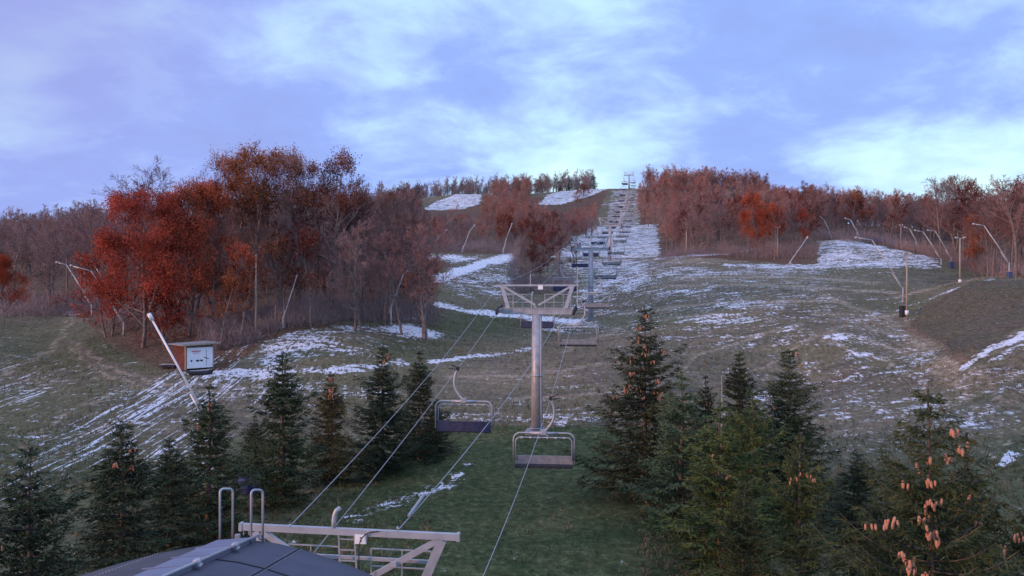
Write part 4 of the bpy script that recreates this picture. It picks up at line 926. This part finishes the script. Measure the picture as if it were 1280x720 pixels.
def spruce(k, px, Y, py_top, wide, tint, label, cones=0, czone=(.6, .95), csize=1.0, rz=None, variant_name='spruce_tree', zg=None):
    tm, cm, H0, Rb, br = sp[k]; x = (px - 640) / F * Y; z0 = hz(x, Y) if zg is None else zg; top = (360 - py_top) / F * Y; s = (top - z0) / H0
    tries = 0; t = empty(variant_name, (x, Y, z0), rng.uniform(0, 6.28) if rz is None else rz); ws = wide * 1.14 / Rb; t.scale = (ws, ws, s)
    a = bpy.data.objects.new('trunk', tm); b = bpy.data.objects.new('crown', cm)
    for o in (a, b): col.objects.link(o); o.parent = t
    b.color = (*tint, 1); tag(t, label, 'spruce')
    if cones:
        cand = [q for q in br if czone[0] <= q[1] <= czone[1]]; done = 0; tries = 0
        ang0 = t.rotation_euler.z; tries = 0
        while done < cones and tries < 2000 and cand:
            tries += 1; pts, tt_, L = cand[rng.integers(len(cand))]; pv = pts[-1] if rng.random() < .8 else pts[-2]
            wy = pv[0] * math.sin(ang0) + pv[1] * math.cos(ang0)
            rad_ = math.hypot(pv[0], pv[1]); wx = pv[0] * math.cos(ang0) - pv[1] * math.sin(ang0); cd = Vector((-x, -Y)).normalized()
            if (wx * cd.x + wy * cd.y) < .55 * rad_ or L * ws < .25: continue                       # cones on the face that the picture shows
            for _ in range(int(rng.integers(2, 6))):
                if done >= cones: break
                c = bpy.data.objects.new('cone', CONE); col.objects.link(c); c.parent = t
                c.location = (pv[0] * 1.05 + rng.normal() * .08 / ws, pv[1] * 1.05 + rng.normal() * .08 / ws, pv[2] + (-.05 + rng.normal() * .05) / s)
                q = csize * rng.uniform(.8, 1.15); c.scale = (q / ws * 1.2, q / ws * 1.2, q / s); c.rotation_euler = (rng.normal() * .12, rng.normal() * .12, 0); done += 1
    return t
G0 = (1.1, 1.22, 1.1); GD = (.82, .92, .92); GY_ = (1.6, 1.75, 1.05); GB = (1.7, 2.0, 2.0); GBR = (1.5, 1.05, .8)
spruce(0, 38, 27, 562, 2.0, GD, 'dark spruce in the bottom left corner', 14, (.3, .9))
spruce(1, 152, 33, 528, 1.9, GD, 'dark bushy spruce second from the left, with a few cones at its top', 14, (.75, .98), 1.1)
spruce(1, 212, 40, 548, 1.4, GD, 'low dark spruce between the second and third big spruces on the left')
spruce(0, 262, 43, 482, 2.0, G0, 'dark spruce under the foot of the white lance', 16, (.6, .98))
spruce(0, 318, 52, 520, 1.2, GD, 'small spruce behind the hoop handrails')
spruce(1, 353, 48, 440, 1.9, G0, 'tall slender spruce on the left of the grass strip')
spruce(1, 413, 53, 466, 1.35, GBR, 'slim spruce with reddish brown top beside tall slender one', 22, (.7, .99), 1.2)
spruce(2, 478, 55, 432, 2.0, GD, 'broad dark spruce left of the nearest left hand chair', 10, (.85, .99), 1.2)
spruce(0, 524, 59, 440, 1.75, GD, 'dark spruce directly behind the nearest left hand chair', 0)
spruce(2, 545, 61, 500, 1.0, GD, 'low dark spruce under the nearest left hand chair')
spruce(2, 806, 49, 382, 2.55, (.95, .95, .9), 'big spruce right of the lift, its top full of orange cones', 98, (.5, .96), 1.15)
spruce(3, 852, 44, 466, 2.0, GB, 'pale bluish fir in front of the big cone-bearing spruce', variant_name='fir_tree')
spruce(0, 882, 52, 470, 1.1, GBR, 'thin brownish spruce behind the pale bluish fir', 12, (.7, .98))
spruce(1, 924, 57, 440, 1.5, GD, 'slim dark spruce with snow below it, right of the pale fir')
spruce(3, 900, 37, 505, 2.1, GY_, 'yellow-green spruce right of the pale fir', 6, (.4, .8))
spruce(0, 940, 42, 490, 1.7, GY_, 'yellowish spruce at the left foot of the tall broad spruce')
spruce(2, 986, 47, 434, 2.4, G0, 'tall broad spruce in the middle of the right hand group', 10, (.55, .95), 1.2)
spruce(0, 1000, 31, 545, 1.45, (1.45, 1.45, .95), 'light green spruce at the bottom, in front of the tall broad one', 12, (.75, .99), .9)
spruce(1, 930, 31, 600, 1.3, (1.2, 1.2, .9), 'low spruce at the bottom between yellow-green and light green ones')
spruce(1, 1072, 41, 566, 1.3, GD, 'small dark spruce left of the cone-laden spruce')
spruce(0, 1105, 30, 590, 1.2, (.8, .95, .9), 'low bluish dark spruce just left of the cone-laden spruce')
spruce(4, 1162, 17.5, 478, 2.35, (1.1, 1.1, .85), 'nearest spruce laden with orange cones at bottom right', 99, (.60, .90), .95)
spruce(0, 1208, 23, 545, 1.5, (1.2, 1.05, .8), 'brownish green spruce behind the cone-laden one', 30, (.6, .97))
spruce(0, 1290, 22, 592, 1.4, (.9, .95, .85), 'spruce cut by the right edge of the picture', 16, (.5, .95))
for i, (px, Y, h) in enumerate(((700, 528, 7), (711, 531, 9.5), (722, 529, 8), (732, 531, 8.5), (742, 527, 9))):
    x = (px - 640) / F * Y; pt = 360 - F * (hz(x, Y) + h) / Y
    spruce(0, px, Y, pt, 2.2, (.7, .7, .8), '%s of five small dark firs on the skyline left of the topmost tower' % ('leftmost', 'second from left', 'middle', 'second from right', 'rightmost')[i], variant_name='fir_tree')

# ------------------------------------------------------------------ dead grass tufts and weeds on the slope
def tufts():
    g = rng; n = 52000
    Y = np.exp(g.uniform(np.log(36), np.log(175), n)); px = g.uniform(-40, 1320, n); x = (px - 640) / F * Y; z = height(x, Y)
    qy_ = 360 - F * z / Y
    lawn = (px > 540) & (px < 800) & (qy_ > 535); keep = ~((lawn) & (g.random(n) < .93)) & ~((px > 100) & (px < 545) & (Y > 112)); keep &= (np.sin(x * .35) + np.sin(Y * .21 + x * .1) + g.normal(size=n) * .9) > -.4
    x, Y, z = x[keep], Y[keep], z[keep]; n = len(x); h = g.uniform(.06, .26, n) * (1 + 1.3 * (g.random(n) < .06)); A_, B_ = [], []
    for k in range(4):
        a = np.stack([x + g.normal(size=n) * .07, Y + g.normal(size=n) * .07, z - .02], 1); A_.append(a); B_.append(a + np.stack([g.normal(size=n) * .35 * h, g.normal(size=n) * .35 * h, h * g.uniform(.6, 1.1, n)], 1))
    a = np.concatenate(A_); b = np.concatenate(B_); v, f = ribbons_np(a, b, np.full(len(a), .045), g)
    o = bpy.data.objects.new('grass_tufts', np_mesh('grass_tufts', v, f, [M_straw, M_grass], np.tile((g.random(n) < .45).astype(int), 4))); col.objects.link(o)
    tag(o, 'short dead grass tufts and weeds on the open slope', 'grass', kind='stuff')
M_straw = mat('straw_grass', (0.20, 0.160, 0.095), .95, 0, .35, .4); M_grass = mat('olive_grass', (0.085, 0.095, 0.040), .95, 0, .3, .4)
tufts()

def dead_stem(px, Y, ytop, label):
    x = (px - 640) / F * Y; z0 = hz(x, Y); H = (360 - ytop) / F * Y - z0; t = empty('dead_tree', (x, Y, z0)); tag(t, label, 'dead tree')
    g = random.Random(5); m = MB(); m.tube([(0, 0, -.2), (.03, 0, H * .3), (-.02, 0, H * .6), (.02, 0, H * .85), (0, 0, H)], [.06, .05, .04, .028, .012], 7); m.build('trunk', M_pale_wood, t, True)
    for k in range(22):
        z = H * (.35 + .62 * k / 22); a = g.uniform(0, 6.28); L = g.uniform(.15, .7) * (1 - .5 * k / 22); m = MB()
        m.tube([(0, 0, z), (math.cos(a) * L * .5, math.sin(a) * L * .5, z - .02), (math.cos(a) * L, math.sin(a) * L, z - .1 * L)], [.014, .010, .004], 5); m.build('branch', M_spbark, t)
dead_stem(902, 41.5, 470, 'pale dead stem standing in front of the yellow-green spruce')
